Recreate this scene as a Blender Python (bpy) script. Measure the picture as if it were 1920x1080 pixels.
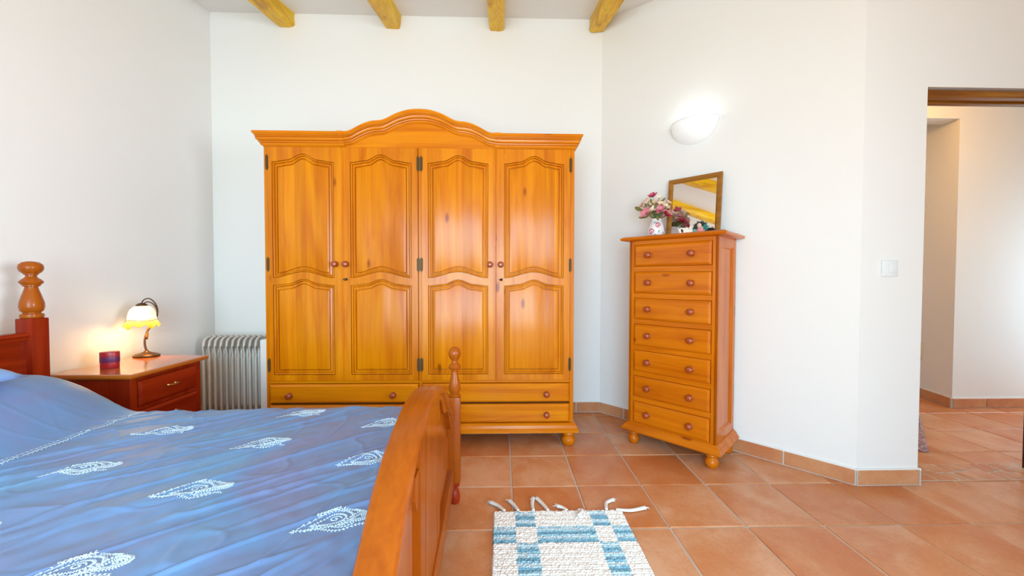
import bpy, bmesh, math, random
from mathutils import Vector, Matrix, noise
random.seed(7)
for o in list(bpy.data.objects): bpy.data.objects.remove(o)
S = bpy.context.scene
COL = S.collection
PI = math.pi

# ------------------------------------------------------------------ camera
cam_d = bpy.data.cameras.new('camera'); cam = bpy.data.objects.new('camera', cam_d); COL.objects.link(cam)
cam_d.sensor_fit = 'HORIZONTAL'; cam_d.sensor_width = 36.0; cam_d.lens = 712.75 / 1920 * 36.0
cam_d.clip_start = 0.02
CR = Vector((0.999659, -0.026016, 0.002144)); CU = Vector((-0.001535, 0.023407, 0.999725)); CF = Vector((0.026059, 0.999387, -0.023359))
cam.matrix_world = Matrix(((CR.x, CU.x, -CF.x, 0), (CR.y, CU.y, -CF.y, 0), (CR.z, CU.z, -CF.z, 1.0557), (0, 0, 0, 1)))
S.camera = cam

# ------------------------------------------------------------------ light and exposure
S.view_settings.view_transform = 'Standard'; S.view_settings.look = 'None'
S.view_settings.gamma = 1.0; S.view_settings.use_curve_mapping = False
S.view_settings.exposure = 0.14
W = bpy.data.worlds.new('world'); S.world = W; W.use_nodes = True
bg = W.node_tree.nodes['Background']; bg.inputs[0].default_value = (0.72, 0.86, 1.0, 1); bg.inputs[1].default_value = 1.6

def area(name, loc, rot, sx, sy, power, col):
    d = bpy.data.lights.new(name, 'AREA'); d.shape = 'RECTANGLE'; d.size = sx; d.size_y = sy; d.energy = power; d.color = col
    o = bpy.data.objects.new(name, d); COL.objects.link(o); o.location = loc; o.rotation_euler = rot
    return o
# daylight by the wide garden window in the rear wall: blue sky falling inwards, plus an added warm fill tilted up to tint the upper walls
sk_ = area('daylight_sky', (-0.35, -1.70, 1.10), (math.radians(64), 0, 0), 2.3, 1.8, 84, (0.27, 0.69, 1.0)); sk_.data.spread = math.radians(130)
te_ = area('warm_fill_up', (-0.35, -1.72, 1.05), (math.radians(122), 0, 0), 2.3, 1.7, 40, (1.0, 0.85, 0.58)); te_.data.spread = math.radians(130)
# fill light added outside a made-up right-wall opening, to brighten the left wall
dr_ = area('fill_right', (3.42, -0.75, 1.25), (math.radians(86), 0, math.radians(90)), 1.2, 1.3, 72, (0.78, 0.90, 1.0))
dr_.data.spread = math.radians(105)
# blue fill added at the hall end to cool the lower walls
area('fill_hall', (5.16, 2.5, 0.95), (math.radians(80), 0, math.radians(90)), 0.7, 1.2, 12, (0.58, 0.82, 1.0))
def point(name, loc, power, col, r=0.05):
    d = bpy.data.lights.new(name, 'POINT'); d.energy = power; d.color = col; d.shadow_soft_size = r
    o = bpy.data.objects.new(name, d); COL.objects.link(o); o.location = loc
    return o

# ------------------------------------------------------------------ materials
MATS = {}
def nodes_of(m): return m.node_tree.nodes, m.node_tree.links
def mat(name, col, rough=0.5, metal=0.0, spec=0.5, emis=None, estr=0.0, coat=0.0, sheen=0.0, trans=0.0, alpha=1.0):
    if name in MATS: return MATS[name]
    m = bpy.data.materials.new(name); m.use_nodes = True
    b = m.node_tree.nodes['Principled BSDF']
    b.inputs['Base Color'].default_value = (*col, 1); b.inputs['Roughness'].default_value = rough
    b.inputs['Metallic'].default_value = metal; b.inputs['Specular IOR Level'].default_value = spec
    b.inputs['Coat Weight'].default_value = coat; b.inputs['Coat Roughness'].default_value = 0.2
    b.inputs['Sheen Weight'].default_value = sheen; b.inputs['Transmission Weight'].default_value = trans
    if emis: b.inputs['Emission Color'].default_value = (*emis, 1); b.inputs['Emission Strength'].default_value = estr
    MATS[name] = m
    return m
def ramp(N, stops):
    r = N.new('ShaderNodeValToRGB')
    e = r.color_ramp.elements
    e[0].position = stops[0][0]; e[0].color = (*stops[0][1], 1)
    e[1].position = stops[-1][0]; e[1].color = (*stops[-1][1], 1)
    for p, c in stops[1:-1]:
        k = e.new(p); k.color = (*c, 1)
    return r
def coords(N, L, scale, rnd=6.0):
    tc = N.new('ShaderNodeTexCoord'); oi = N.new('ShaderNodeObjectInfo')
    mu = N.new('ShaderNodeMath'); mu.operation = 'MULTIPLY'; mu.inputs[1].default_value = rnd
    L.new(oi.outputs['Random'], mu.inputs[0])
    ad = N.new('ShaderNodeVectorMath'); ad.operation = 'ADD'
    L.new(tc.outputs['Object'], ad.inputs[0]); L.new(mu.outputs[0], ad.inputs[1])
    mp = N.new('ShaderNodeMapping'); mp.inputs['Scale'].default_value = scale
    L.new(ad.outputs[0], mp.inputs['Vector'])
    return mp, oi
def wood(name, light, mid, dark, axis='z', rough=0.24, coat=0.0, fine=0.35, planks=0, knots=False):
    if name in MATS: return MATS[name]
    m = mat(name, mid, rough, coat=coat, spec=0.28); N, L = nodes_of(m); b = N['Principled BSDF']
    k = {'x': 0, 'y': 1, 'z': 2}[axis]
    sc = [7.0] * 3; sc[k] = 0.7
    mp, oi = coords(N, L, sc)
    n1 = N.new('ShaderNodeTexNoise'); n1.inputs['Scale'].default_value = 1.6; n1.inputs['Detail'].default_value = 6; n1.inputs['Distortion'].default_value = 1.4
    L.new(mp.outputs[0], n1.inputs['Vector'])
    r1 = ramp(N, [(0.25, dark), (0.5, mid), (0.76, light)])
    L.new(n1.outputs['Fac'], r1.inputs[0])
    sc2 = [70.0] * 3; sc2[k] = 1.6
    mp2, _ = coords(N, L, sc2)
    n2 = N.new('ShaderNodeTexNoise'); n2.inputs['Scale'].default_value = 1.4; n2.inputs['Detail'].default_value = 3
    L.new(mp2.outputs[0], n2.inputs['Vector'])
    r2 = ramp(N, [(0.35, (0.74, 0.66, 0.6)), (0.62, (1, 1, 1))])
    L.new(n2.outputs['Fac'], r2.inputs[0])
    mx = N.new('ShaderNodeMix'); mx.data_type = 'RGBA'; mx.blend_type = 'MULTIPLY'; mx.inputs[0].default_value = fine
    L.new(r1.outputs[0], mx.inputs[6]); L.new(r2.outputs[0], mx.inputs[7])
    if knots:
        sck = [6.0] * 3; sck[k] = 2.4
        mpk, _ = coords(N, L, sck)
        vk = N.new('ShaderNodeTexVoronoi'); vk.inputs['Scale'].default_value = 1.0; L.new(mpk.outputs[0], vk.inputs['Vector'])
        rk = ramp(N, [(0.0, (0.30, 0.16, 0.10)), (0.055, (0.45, 0.28, 0.2)), (0.10, (1, 1, 1))]); L.new(vk.outputs['Distance'], rk.inputs[0])
        mk = N.new('ShaderNodeMix'); mk.data_type = 'RGBA'; mk.blend_type = 'MULTIPLY'; mk.inputs[0].default_value = 0.85
        L.new(mx.outputs[2], mk.inputs[6]); L.new(rk.outputs[0], mk.inputs[7]); mx = mk
    if planks:
        tcp = N.new('ShaderNodeTexCoord'); sp_ = N.new('ShaderNodeSeparateXYZ'); L.new(tcp.outputs['Object'], sp_.inputs[0])
        ml = N.new('ShaderNodeMath'); ml.operation = 'MULTIPLY'; ml.inputs[1].default_value = 1 / planks; L.new(sp_.outputs[0], ml.inputs[0])
        fo_ = N.new('ShaderNodeMath'); fo_.operation = 'FLOOR'; L.new(ml.outputs[0], fo_.inputs[0])
        wn = N.new('ShaderNodeTexWhiteNoise'); wn.noise_dimensions = '1D'; L.new(fo_.outputs[0], wn.inputs['W'])
        r4 = ramp(N, [(0.0, (0.86, 0.80, 0.70)), (1.0, (1.04, 1.08, 1.1))]); L.new(wn.outputs['Value'], r4.inputs[0])
        mx2 = N.new('ShaderNodeMix'); mx2.data_type = 'RGBA'; mx2.blend_type = 'MULTIPLY'; mx2.inputs[0].default_value = 1.0
        L.new(mx.outputs[2], mx2.inputs[6]); L.new(r4.outputs[0], mx2.inputs[7]); mx = mx2
    L.new(mx.outputs[2], b.inputs['Base Color'])
    bp = N.new('ShaderNodeBump'); bp.inputs['Strength'].default_value = 0.06; bp.inputs['Distance'].default_value = 0.002
    L.new(n2.outputs['Fac'], bp.inputs['Height']); L.new(bp.outputs[0], b.inputs['Normal'])
    return m
HL, HM, HD = (0.77, 0.260, 0.002), (0.69, 0.200, 0.0015), (0.57, 0.130, 0.001)
for ax in 'xyz':
    wood('honey_wood_' + ax, HL, HM, HD, ax, planks=.064 if ax == 'z' else 0, knots=True)
    wood('chest_wood_' + ax, (0.72, 0.205, 0.003), (0.64, 0.160, 0.002), (0.50, 0.100, 0.0015), ax, knots=True)
    wood('cherry_wood_' + ax, (0.40, 0.038, 0.006), (0.31, 0.022, 0.004), (0.20, 0.010, 0.002), ax)
    wood('bed_wood_' + ax, (0.45, 0.110, 0.006), (0.39, 0.083, 0.004), (0.31, 0.056, 0.003), ax)
wood('beam_wood', (0.93, 0.62, 0.012), (0.84, 0.48, 0.006), (0.50, 0.20, 0.002), 'y', rough=0.45, coat=0.1, fine=0.6)
wood('dark_wood_x', (0.40, 0.16, 0.008), (0.28, 0.095, 0.005), (0.14, 0.035, 0.003), 'x')
wood('dark_wood_z', (0.16, 0.030, 0.012), (0.10, 0.018, 0.008), (0.05, 0.010, 0.005), 'z')
wood('mirror_frame_wood', (0.42, 0.19, 0.035), (0.33, 0.135, 0.022), (0.22, 0.08, 0.012), 'x', fine=0.25)
knob_m = mat('knob_wood', (0.36, 0.060, 0.012), 0.22, coat=0.5)
gap_m = mat('gap_shade', (0.06, 0.014, 0.004), 0.8)  # near-black brown: shade inside the furniture gaps, put into the colour
def plaster(name, col):
    m = mat(name, col, 0.75, spec=0.25); N, L = nodes_of(m); b = N['Principled BSDF']
    tc = N.new('ShaderNodeTexCoord'); n = N.new('ShaderNodeTexNoise'); n.inputs['Scale'].default_value = 9; n.inputs['Detail'].default_value = 6
    L.new(tc.outputs['Object'], n.inputs['Vector'])
    bp = N.new('ShaderNodeBump'); bp.inputs['Strength'].default_value = 0.10; bp.inputs['Distance'].default_value = 0.02
    L.new(n.outputs['Fac'], bp.inputs['Height']); L.new(bp.outputs[0], b.inputs['Normal'])
    return m
wall_m = plaster('white_plaster', (0.86, 0.845, 0.815))
ceil_m = plaster('ceiling_plaster', (0.84, 0.82, 0.79))
def tile_mat(name, a, b_, c):
    m = mat(name, a, 0.34, spec=0.5); N, L = nodes_of(m); b = N['Principled BSDF']
    mp, oi = coords(N, L, (1, 1, 1), 40)
    n = N.new('ShaderNodeTexNoise'); n.inputs['Scale'].default_value = 5; n.inputs['Detail'].default_value = 7; n.inputs['Roughness'].default_value = 0.6; n.inputs['Distortion'].default_value = 0.4
    L.new(mp.outputs[0], n.inputs['Vector'])
    ad = N.new('ShaderNodeMath'); ad.operation = 'MULTIPLY_ADD'; ad.inputs[1].default_value = 0.30; ad.inputs[2].default_value = -0.15
    L.new(oi.outputs['Random'], ad.inputs[0])
    a2 = N.new('ShaderNodeMath'); L.new(n.outputs['Fac'], a2.inputs[0]); L.new(ad.outputs[0], a2.inputs[1])
    r = ramp(N, [(0.26, c), (0.5, a), (0.74, b_)])
    L.new(a2.outputs[0], r.inputs[0])
    n3 = N.new('ShaderNodeTexNoise'); n3.inputs['Scale'].default_value = 90; n3.inputs['Detail'].default_value = 3
    L.new(mp.outputs[0], n3.inputs['Vector'])
    r3 = ramp(N, [(0.3, (0.86, 0.84, 0.82)), (0.7, (1, 1, 1))]); L.new(n3.outputs['Fac'], r3.inputs[0])
    mx = N.new('ShaderNodeMix'); mx.data_type = 'RGBA'; mx.blend_type = 'MULTIPLY'; mx.inputs[0].default_value = 0.7
    L.new(r.outputs[0], mx.inputs[6]); L.new(r3.outputs[0], mx.inputs[7]); L.new(mx.outputs[2], b.inputs['Base Color'])
    bp = N.new('ShaderNodeBump'); bp.inputs['Strength'].default_value = 0.12; bp.inputs['Distance'].default_value = 0.004
    L.new(n.outputs['Fac'], bp.inputs['Height']); L.new(bp.outputs[0], b.inputs['Normal'])
    return m
tile_m = tile_mat('terracotta_tile', (0.66, 0.275, 0.115), (0.74, 0.41, 0.24), (0.60, 0.19, 0.055))
skirt_m = tile_mat('terracotta_skirting', (0.62, 0.28, 0.125), (0.68, 0.36, 0.19), (0.56, 0.20, 0.08))
grout_m = mat('grey_grout', (0.60, 0.54, 0.48), 0.9)
grout_m2 = mat('pale_grout', (0.62, 0.50, 0.42), 0.9)
white_m = mat('white_plastic', (0.82, 0.84, 0.84), 0.3)
cream_m = mat('cream_plastic', (0.72, 0.60, 0.38), 0.4)
radiator_m = mat('cream_enamel', (0.62, 0.58, 0.52), 0.35)
brass_m = mat('brass', (0.62, 0.36, 0.11), 0.3, metal=1.0)
hinge_m = mat('aged_brass', (0.10, 0.055, 0.018), 0.45, metal=0.6)
bronze_m = mat('brown_bronze', (0.12, 0.055, 0.022), 0.35, metal=0.6)
iron_m = mat('black_iron', (0.02, 0.02, 0.022), 0.45, metal=0.5)
thread_m = mat('white_thread', (0.62, 0.72, 0.80), 0.7)

# ------------------------------------------------------------------ mesh helpers
def link(name, me, m=None, parent=None, loc=(0, 0, 0), rot=(0, 0, 0)):
    o = bpy.data.objects.new(name, me); COL.objects.link(o)
    if m is not None and me is not None:
        if not me.materials: me.materials.append(m)
    o.location = loc; o.rotation_euler = rot
    if parent: o.parent = parent
    return o
def finish(bm, name, m=None, parent=None, loc=(0, 0, 0), rot=(0, 0, 0), smooth=False, angle=None):
    bmesh.ops.recalc_face_normals(bm, faces=bm.faces)
    me = bpy.data.meshes.new(name); bm.to_mesh(me); bm.free()
    if smooth:
        for p in me.polygons: p.use_smooth = True
        if angle is not None:
            me.set_sharp_from_angle(angle=math.radians(angle))
    return link(name, me, m, parent, loc, rot)
def thing(name, label, cat, loc=(0, 0, 0), rz=0.0, group=None):
    o = bpy.data.objects.new(name, None); COL.objects.link(o); o.empty_display_size = 0.1
    o.location = loc; o.rotation_euler = (0, 0, rz); tag(o, label, cat, group)
    return o
def tag(o, label, cat, group=None):
    o['label'] = label; o['category'] = cat
    if group: o['group'] = group
    return o
def struct(o):
    o['kind'] = 'structure'; return o
def box(bm, x0, x1, y0, y1, z0, z1, bev=0.0, seg=2):
    g = bmesh.ops.create_cube(bm, size=1.0)
    vs = g['verts']
    for v in vs:
        v.co = Vector((x0 + (v.co.x + 0.5) * (x1 - x0), y0 + (v.co.y + 0.5) * (y1 - y0), z0 + (v.co.z + 0.5) * (z1 - z0)))
    if bev > 0:
        es = list({e for v in vs for e in v.link_edges})
        bmesh.ops.bevel(bm, geom=es, offset=bev, segments=seg, profile=0.6, affect='EDGES')
def boxo(name, b, m, parent=None, bev=0.0, seg=2, smooth=None):
    bm = bmesh.new(); box(bm, *b, bev=bev, seg=seg)
    return finish(bm, name, m, parent, smooth=bev > 0 if smooth is None else smooth, angle=50)
def lathe(bm, prof, seg=24, center=(0, 0, 0), axis='z', sx=1.0, sy=1.0):
    """prof: list of (radius, height)."""
    rings = []
    cx, cy, cz = center
    for r, h in prof:
        ring = []
        for i in range(seg):
            a = 2 * PI * i / seg
            p = (r * math.cos(a) * sx, r * math.sin(a) * sy, h)
            if axis == '-y': p = (p[0], -p[2], p[1])
            elif axis == '+x': p = (p[2], p[0], p[1])
            ring.append(bm.verts.new((cx + p[0], cy + p[1], cz + p[2])))
        rings.append(ring)
    for a, b in zip(rings, rings[1:]):
        for i in range(seg):
            j = (i + 1) % seg
            bm.faces.new((a[i], a[j], b[j], b[i]))
    bm.faces.new(rings[0][::-1]); bm.faces.new(rings[-1])
def spline(pts, n=8):
    """Catmull-Rom through points (tuples of any length)."""
    out = []
    P = [pts[0]] + list(pts) + [pts[-1]]
    for i in range(1, len(P) - 2):
        for k in range(n):
            t = k / n
            out.append(tuple(0.5 * ((2 * b) + (-a + c) * t + (2 * a - 5 * b + 4 * c - d) * t * t + (-a + 3 * b - 3 * c + d) * t ** 3)
                             for a, b, c, d in zip(P[i - 1], P[i], P[i + 1], P[i + 2])))
    out.append(tuple(pts[-1]))
    return out
def tube(bm, pts, rad, seg=8, flat=1.0, up=None):
    pts = [Vector(p) for p in pts]
    n = len(pts)
    rs = rad if isinstance(rad, (list, tuple)) else [rad] * n
    rings = []
    ref = up or Vector((0, 0, 1))
    for i, p in enumerate(pts):
        t = (pts[min(i + 1, n - 1)] - pts[max(i - 1, 0)]).normalized()
        s = t.cross(ref)
        if s.length < 1e-4: s = t.cross(Vector((1, 0, 0)))
        s.normalize(); w = s.cross(t).normalized()
        rings.append([bm.verts.new(p + s * (rs[i] * math.cos(2 * PI * k / seg)) + w * (rs[i] * flat * math.sin(2 * PI * k / seg))) for k in range(seg)])
    for a, b in zip(rings, rings[1:]):
        for k in range(seg):
            j = (k + 1) % seg
            bm.faces.new((a[k], a[j], b[j], b[k]))
    bm.faces.new(rings[0][::-1]); bm.faces.new(rings[-1])
def slab(bm, ts, lo, hi, d0, d1, mp):
    """solid between curves lo(t) and hi(t) (heights) and depths d0..d1; mp(t, depth, height) -> xyz"""
    cols = []
    for t in ts:
        cols.append([bm.verts.new(mp(t, d, h)) for d, h in ((d0, lo(t)), (d1, lo(t)), (d1, hi(t)), (d0, hi(t)))])
    for a, b in zip(cols, cols[1:]):
        for i in range(4):
            j = (i + 1) % 4
            bm.faces.new((a[i], a[j], b[j], b[i]))
    bm.faces.new(cols[0][::-1]); bm.faces.new(cols[-1])
def frange(a, b, n): return [a + (b - a) * i / n for i in range(n + 1)]
def interp(tab):
    def f(x):
        if x <= tab[0][0]: return tab[0][1]
        for (a, va), (b, vb) in zip(tab, tab[1:]):
            if x <= b: return va + (vb - va) * (x - a) / (b - a)
        return tab[-1][1]
    return f
def rect_rings(bm, rings, close_top=True, close_bot=True):
    """rings: (x0,x1,y0,y1,z)"""
    R = [[bm.verts.new(p) for p in ((x0, y0, z), (x1, y0, z), (x1, y1, z), (x0, y1, z))] for x0, x1, y0, y1, z in rings]
    for a, b in zip(R, R[1:]):
        for i in range(4):
            j = (i + 1) % 4
            bm.faces.new((a[i], a[j], b[j], b[i]))
    if close_bot: bm.faces.new(R[0][::-1])
    if close_top: bm.faces.new(R[-1])
def sstep(a, b, x):
    t = max(0.0, min(1.0, (x - a) / (b - a))); return t * t * (3 - 2 * t)

# ------------------------------------------------------------------ room shell
XL, YB, YR, XR = -2.217, 2.988, -1.6, 3.3
AX, AY = 0.778, 2.988
BX, BY = 1.820, 1.885
DX0, DX1, DTOP, DTH = 2.145, 2.940, 2.030, 0.165
def zc(y): return 3.075 - 0.205 * (2.988 - y)
def wall_poly(name, faces, m=wall_m, parent=None):
    bm = bmesh.new()
    for f in faces: bm.faces.new([bm.verts.new(p) for p in f])
    bmesh.ops.remove_doubles(bm, verts=bm.verts, dist=1e-5)
    return struct(finish(bm, name, m, parent))
def wall_prism(name, pts, zlo, ztop, m=wall_m):
    """vertical prism over plan polygon pts, top follows ztop(x, y)"""
    bm = bmesh.new()
    lo = [bm.verts.new((x, y, zlo)) for x, y in pts]; hi = [bm.verts.new((x, y, ztop(x, y))) for x, y in pts]
    n = len(pts)
    for i in range(n): bm.faces.new((lo[i], lo[(i + 1) % n], hi[(i + 1) % n], hi[i]))
    bm.faces.new(lo[::-1]); bm.faces.new(hi)
    return struct(finish(bm, name, m))
top = lambda x, y: zc(y) + 0.04
wall_prism('wall_left', [(XL, YR - .15), (XL, YB), (XL - .15, YB + .15), (XL - .15, YR - .15)], -.02, top)
wall_prism('wall_back', [(XL, YB), (AX, AY), (AX, AY + .15), (XL - .15, YB + .15)], -.02, lambda x, y: zc(2.988) + 0.07)
wall_prism('wall_diagonal', [(AX, AY), (BX, BY), (BX + .05, BY + DTH), (AX + .12, AY + .15), (AX, AY + .15)], -.02, lambda x, y: zc(min(y, 2.988)) + 0.05)
# wall with the doorway: left pier, right pier, header
bm = bmesh.new()
for x0, x1, z0, z1 in ((BX, DX0, -.02, 2.93), (DX1, XR + .15, -.02, 2.93), (DX0, DX1, DTOP, 2.93)):
    box(bm, x0, x1, BY, BY + DTH, z0, z1)
struct(finish(bm, 'wall_door_side', wall_m))
# right wall with an opening added for the fill light
bm = bmesh.new()
for y0, y1, z0, z1 in ((YR - .15, -1.35, -.02, 2.93), (-0.15, BY, -.02, 2.93), (-1.35, -0.15, -.02, 0.6), (-1.35, -0.15, 1.9, 2.93)):
    box(bm, XR, XR + .15, y0, y1, z0, z1)
struct(finish(bm, 'wall_right', wall_m))
# rear wall with the wide garden window
bm = bmesh.new()
for x0, x1, z0, z1 in ((XL - .15, -1.5, -.02, 2.4), (0.8, XR + .15, -.02, 2.4), (-1.5, 0.8, -.02, 0.2), (-1.5, 0.8, 2.0, 2.4)):
    box(bm, x0, x1, YR - .15, YR, z0, z1)
struct(finish(bm, 'wall_rear', wall_m))
# window frames; the right-hand one lines the opening added for the fill
bm = bmesh.new()
for x0, x1 in ((-1.5, -1.44), (-0.40, -0.30), (0.74, 0.8)): box(bm, x0, x1, YR - .10, YR - .04, 0.2, 2.0, 0.006)
for z0, z1 in ((0.2, 0.27), (1.93, 2.0)): box(bm, -1.5, 0.8, YR - .10, YR - .04, z0, z1, 0.006)
w1 = struct(finish(bm, 'window_1', MATS['honey_wood_z']))
bm = bmesh.new()
for y0, y1 in ((-1.35, -1.30), (-0.20, -0.15)): box(bm, XR + .05, XR + .11, y0, y1, 0.6, 1.9, 0.006)
for z0, z1 in ((0.6, 0.66), (1.84, 1.9)): box(bm, XR + .05, XR + .11, -1.35, -0.15, z0, z1, 0.006)
w2 = struct(finish(bm, 'added_window_frame', MATS['honey_wood_z']))
# ceiling: sloping plastered soffit, a slab
bm = bmesh.new()
cv = []
for y in (YR - .15, AY + .15):
    for dz in (0.0, 0.12):
        cv.append([bm.verts.new((x, y, zc(y) + dz)) for x in (XL - .15, XR + .15)])
a, b, c, d = cv
for q in ((a[0], a[1], c[1], c[0]), (b[0], b[1], d[1], d[0]), (a[0], a[1], b[1], b[0]), (c[0], c[1], d[1], d[0]), (a[0], b[0], d[0], c[0]), (a[1], b[1], d[1], c[1])):
    bm.faces.new(q)
struct(finish(bm, 'ceiling', ceil_m))
# hall beyond the doorway
HX, HY = 3.711, 3.018
bm = bmesh.new()
box(bm, HX + .03, 5.2, HY, HY + .12, -.02, 2.62)
box(bm, 2.25, HX, HY, HY + .12, 2.366, 2.62)
struct(finish(bm, 'wall_hall_facing', wall_m))
wall_prism('wall_hall_recess', [(HX, HY), (HX + .03, HY), (4.08, 4.3), (4.03, 4.3)], -.02, lambda x, y: 2.62)
wall_prism('wall_hall_far', [(2.1, 4.2), (4.2, 4.2), (4.2, 4.35), (2.1, 4.35)], -.02, lambda x, y: 2.62)
wall_prism('wall_hall_left', [(2.1, BY + DTH), (2.1, 4.2), (1.98, 4.2), (1.98, BY + DTH)], -.02, lambda x, y: 2.62)
bm = bmesh.new()
for y0, y1, z0, z1 in ((BY, 2.15, -.02, 2.62), (2.85, HY + .1, -.02, 2.62), (2.15, 2.85, -.02, .35), (2.15, 2.85, 1.55, 2.62)): box(bm, 5.0, 5.12, y0, y1, z0, z1)  # opening added to let the blue hall fill in
struct(finish(bm, 'wall_hall_right', wall_m))
wall_prism('wall_hall_front', [(XR + .15, BY), (5.2, BY), (5.2, BY + DTH), (XR + .15, BY + DTH)], -.02, lambda x, y: 2.62)
o = boxo('ceiling_hall', (1.9, 5.3, BY + .02, 4.4, 2.62, 2.7), ceil_m); struct(o)

# ------------------------------------------------------------------ floor
fl = struct(boxo('floor', (XL - .2, 5.3, YR - .2, 4.4, -.08, -.0045), grout_m))
T, G0X, G0Y, GR = 0.333, 0.0497, 2.5729, 0.0075
def tile_mesh(w, d, h=0.012, bev=0.003):
    bm = bmesh.new()
    rect_rings(bm, [(-w, w, -d, d, -h), (-w, w, -d, d, -bev), (-w + bev, w - bev, -d + bev, d - bev, 0)])
    bmesh.ops.recalc_face_normals(bm, faces=bm.faces)
    me = bpy.data.meshes.new('tile'); bm.to_mesh(me); bm.free(); me.materials.append(tile_m)
    return me
tm = tile_mesh((T - GR) / 2, (T - GR) / 2)
stuff_bm = bmesh.new()
def in_view(cx, cy):
    if cy < 0.35: return False
    return True
rt = random.Random(3)
for i in range(-8, 16):
    for j in range(-6, 14):
        cx = G0X + (i + .5) * T; cy = G0Y - (j - .5) * T
        if cx < XL - .16 or cx > 5.2 or cy < YR - .15 or cy > 4.3: continue
        if cx > XR + .1 and cy < BY: continue
        if cx < 2.0 and cy > YB + .16: continue
        if cy > YB + .17 and cx < 2.1: continue
        # behind the diagonal wall nothing is built
        if cx < 1.98 and (cx - AX) * (BY - AY) - (cy - AY) * (BX - AX) < -0.30: continue
        hid_bed = cx < -0.3 and 0.8 < cy < 1.7
        if cy > 0.4 and not (cx > 4.6):
            o = link('tile', tm, None, fl, (cx + rt.uniform(-.001, .001), cy + rt.uniform(-.001, .001), rt.uniform(-.0006, .0006)), (0, 0, rt.choice((0, PI / 2, PI, -PI / 2))))
        else:
            w = (T - GR) / 2
            rect_rings(stuff_bm, [(cx - w, cx + w, cy - w, cy + w, -.012), (cx - w, cx + w, cy - w, cy + w, -.003), (cx - w + .003, cx + w - .003, cy - w + .003, cy + w - .003, 0)])
o = finish(stuff_bm, 'tile_field', tile_m, fl); o['kind'] = 'stuff'
# broken tile pieces set in the threshold of the doorway
rf = random.Random(11)
th_o = struct(boxo('trim_1', (DX0, DX1, BY + .03, BY + DTH + .04, -.004, .0012), grout_m))
xx = DX0 + .004; 
while xx < DX1 - .03:
    w = rf.uniform(.04, .09); x1 = min(xx + w, DX1 - .004)
    ym = BY + .03 + rf.uniform(.06, .12)
    for y0, y1 in ((BY + .034, ym), (ym + .008, BY + DTH + .036)):
        s = [rf.uniform(-.010, .010) for _ in range(4)]
        bm = bmesh.new()
        P = [(xx + max(0, s[0]), y0), (x1 - .006 + min(0, s[1]), y0 + abs(s[2]) * .5), (x1 - .006, y1), (xx + abs(s[3]) * .6, y1 - abs(s[0]) * .6)]
        lo = [bm.verts.new((x, y, -.002)) for x, y in P]; hi = [bm.verts.new((x, y, .003)) for x, y in P]
        for q in range(4): bm.faces.new((lo[q], lo[(q + 1) % 4], hi[(q + 1) % 4], hi[q]))
        bm.faces.new(hi); bm.faces.new(lo[::-1])
        finish(bm, 'tile_fragment', tile_m, th_o)
    xx = x1

# skirting tiles
def skirting(name, p, q, n, first=0.0, hgt=0.080, skip=None, m=skirt_m):
    """p->q along the wall foot, n = plan normal into the room"""
    p = Vector((*p, 0)); q = Vector((*q, 0)); n = Vector((*n, 0)).normalized(); L = (q - p).length; u = (q - p).normalized()
    ang = math.atan2(u.y, u.x)
    side = 1 if Vector((-u.y, u.x, 0)).dot(n) > 0 else -1
    bm = bmesh.new(); box(bm, 0.0005, L - .0005, *(sorted((0.0005 * side, 0.0075 * side))), 0.0, hgt - .002)
    root = struct(finish(bm, name, grout_m, None, p, (0, 0, ang)))
    bm = bmesh.new(); box(bm, 0.0005, L - .0005, *(sorted((0.0003 * side, 0.0075 * side))), hgt - .002, hgt + .007)
    finish(bm, 'plaster_bead', wall_m, root)
    x = -first
    while x < L - .004:
        a, b = max(x + .004, 0.003), min(x + T - .004, L - .003)
        if b - a > .01:
            bm = bmesh.new(); box(bm, a, b, *(sorted((0.001 * side, 0.012 * side))), 0.005, hgt, 0.002, 1)
            finish(bm, 'skirting_tile', m, root)
        x += T
    return root
du = Vector((BX - AX, BY - AY)).normalized(); dn = (du.y, -du.x)
skirting('baseboard_back', (XL + .012, YB), (AX - .004, YB), (0, -1), first=0.333 - 0.13)
skirting('baseboard_left', (XL, 0.2), (XL, YB - .004), (1, 0))
skirting('baseboard_diagonal', (AX, AY), (BX, BY), (dn[0], dn[1]), first=0.12)
skirting('baseboard_door_side', (BX, BY), (DX0, BY), (0, -1))
skirting('baseboard_jamb', (DX0, BY - .012), (DX0, BY + DTH), (1, 0))
skirting('baseboard_right', (DX1 + .09, BY), (XR, BY), (0, -1))
skirting('baseboard_hall', (HX, HY), (5.0, HY), (0, -1), first=0.05)
hv = Vector((4.03 - HX, 4.3 - HY)).normalized()
skirting('baseboard_recess', (HX, HY), (HX + hv.x * 1.2, HY + hv.y * 1.2), (-hv.y, hv.x), first=.05)

# doorway joinery
d1 = struct(boxo('door_1', (DX0 + .002, DX1 - .002, BY + .012, BY + .060, 1.986, 2.022), MATS['dark_wood_x'], bev=.003))
boxo('door_stop', (DX0 + .002, DX1 - .002, BY + .062, BY + .095, 1.978, 2.022), MATS['dark_wood_x'], d1, bev=.003)
boxo('door_jamb', (DX1 - .022, DX1 - .002, BY + .085, BY + .150, 0.004, 1.977), MATS['dark_wood_z'], d1, bev=.003)
boxo('door_leaf', (DX1 - .062, DX1 - .020, BY - .78, BY + .03, 0.012, 1.950), MATS['dark_wood_z'], d1, bev=.003).location = (0.135, -.05, 0)

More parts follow.
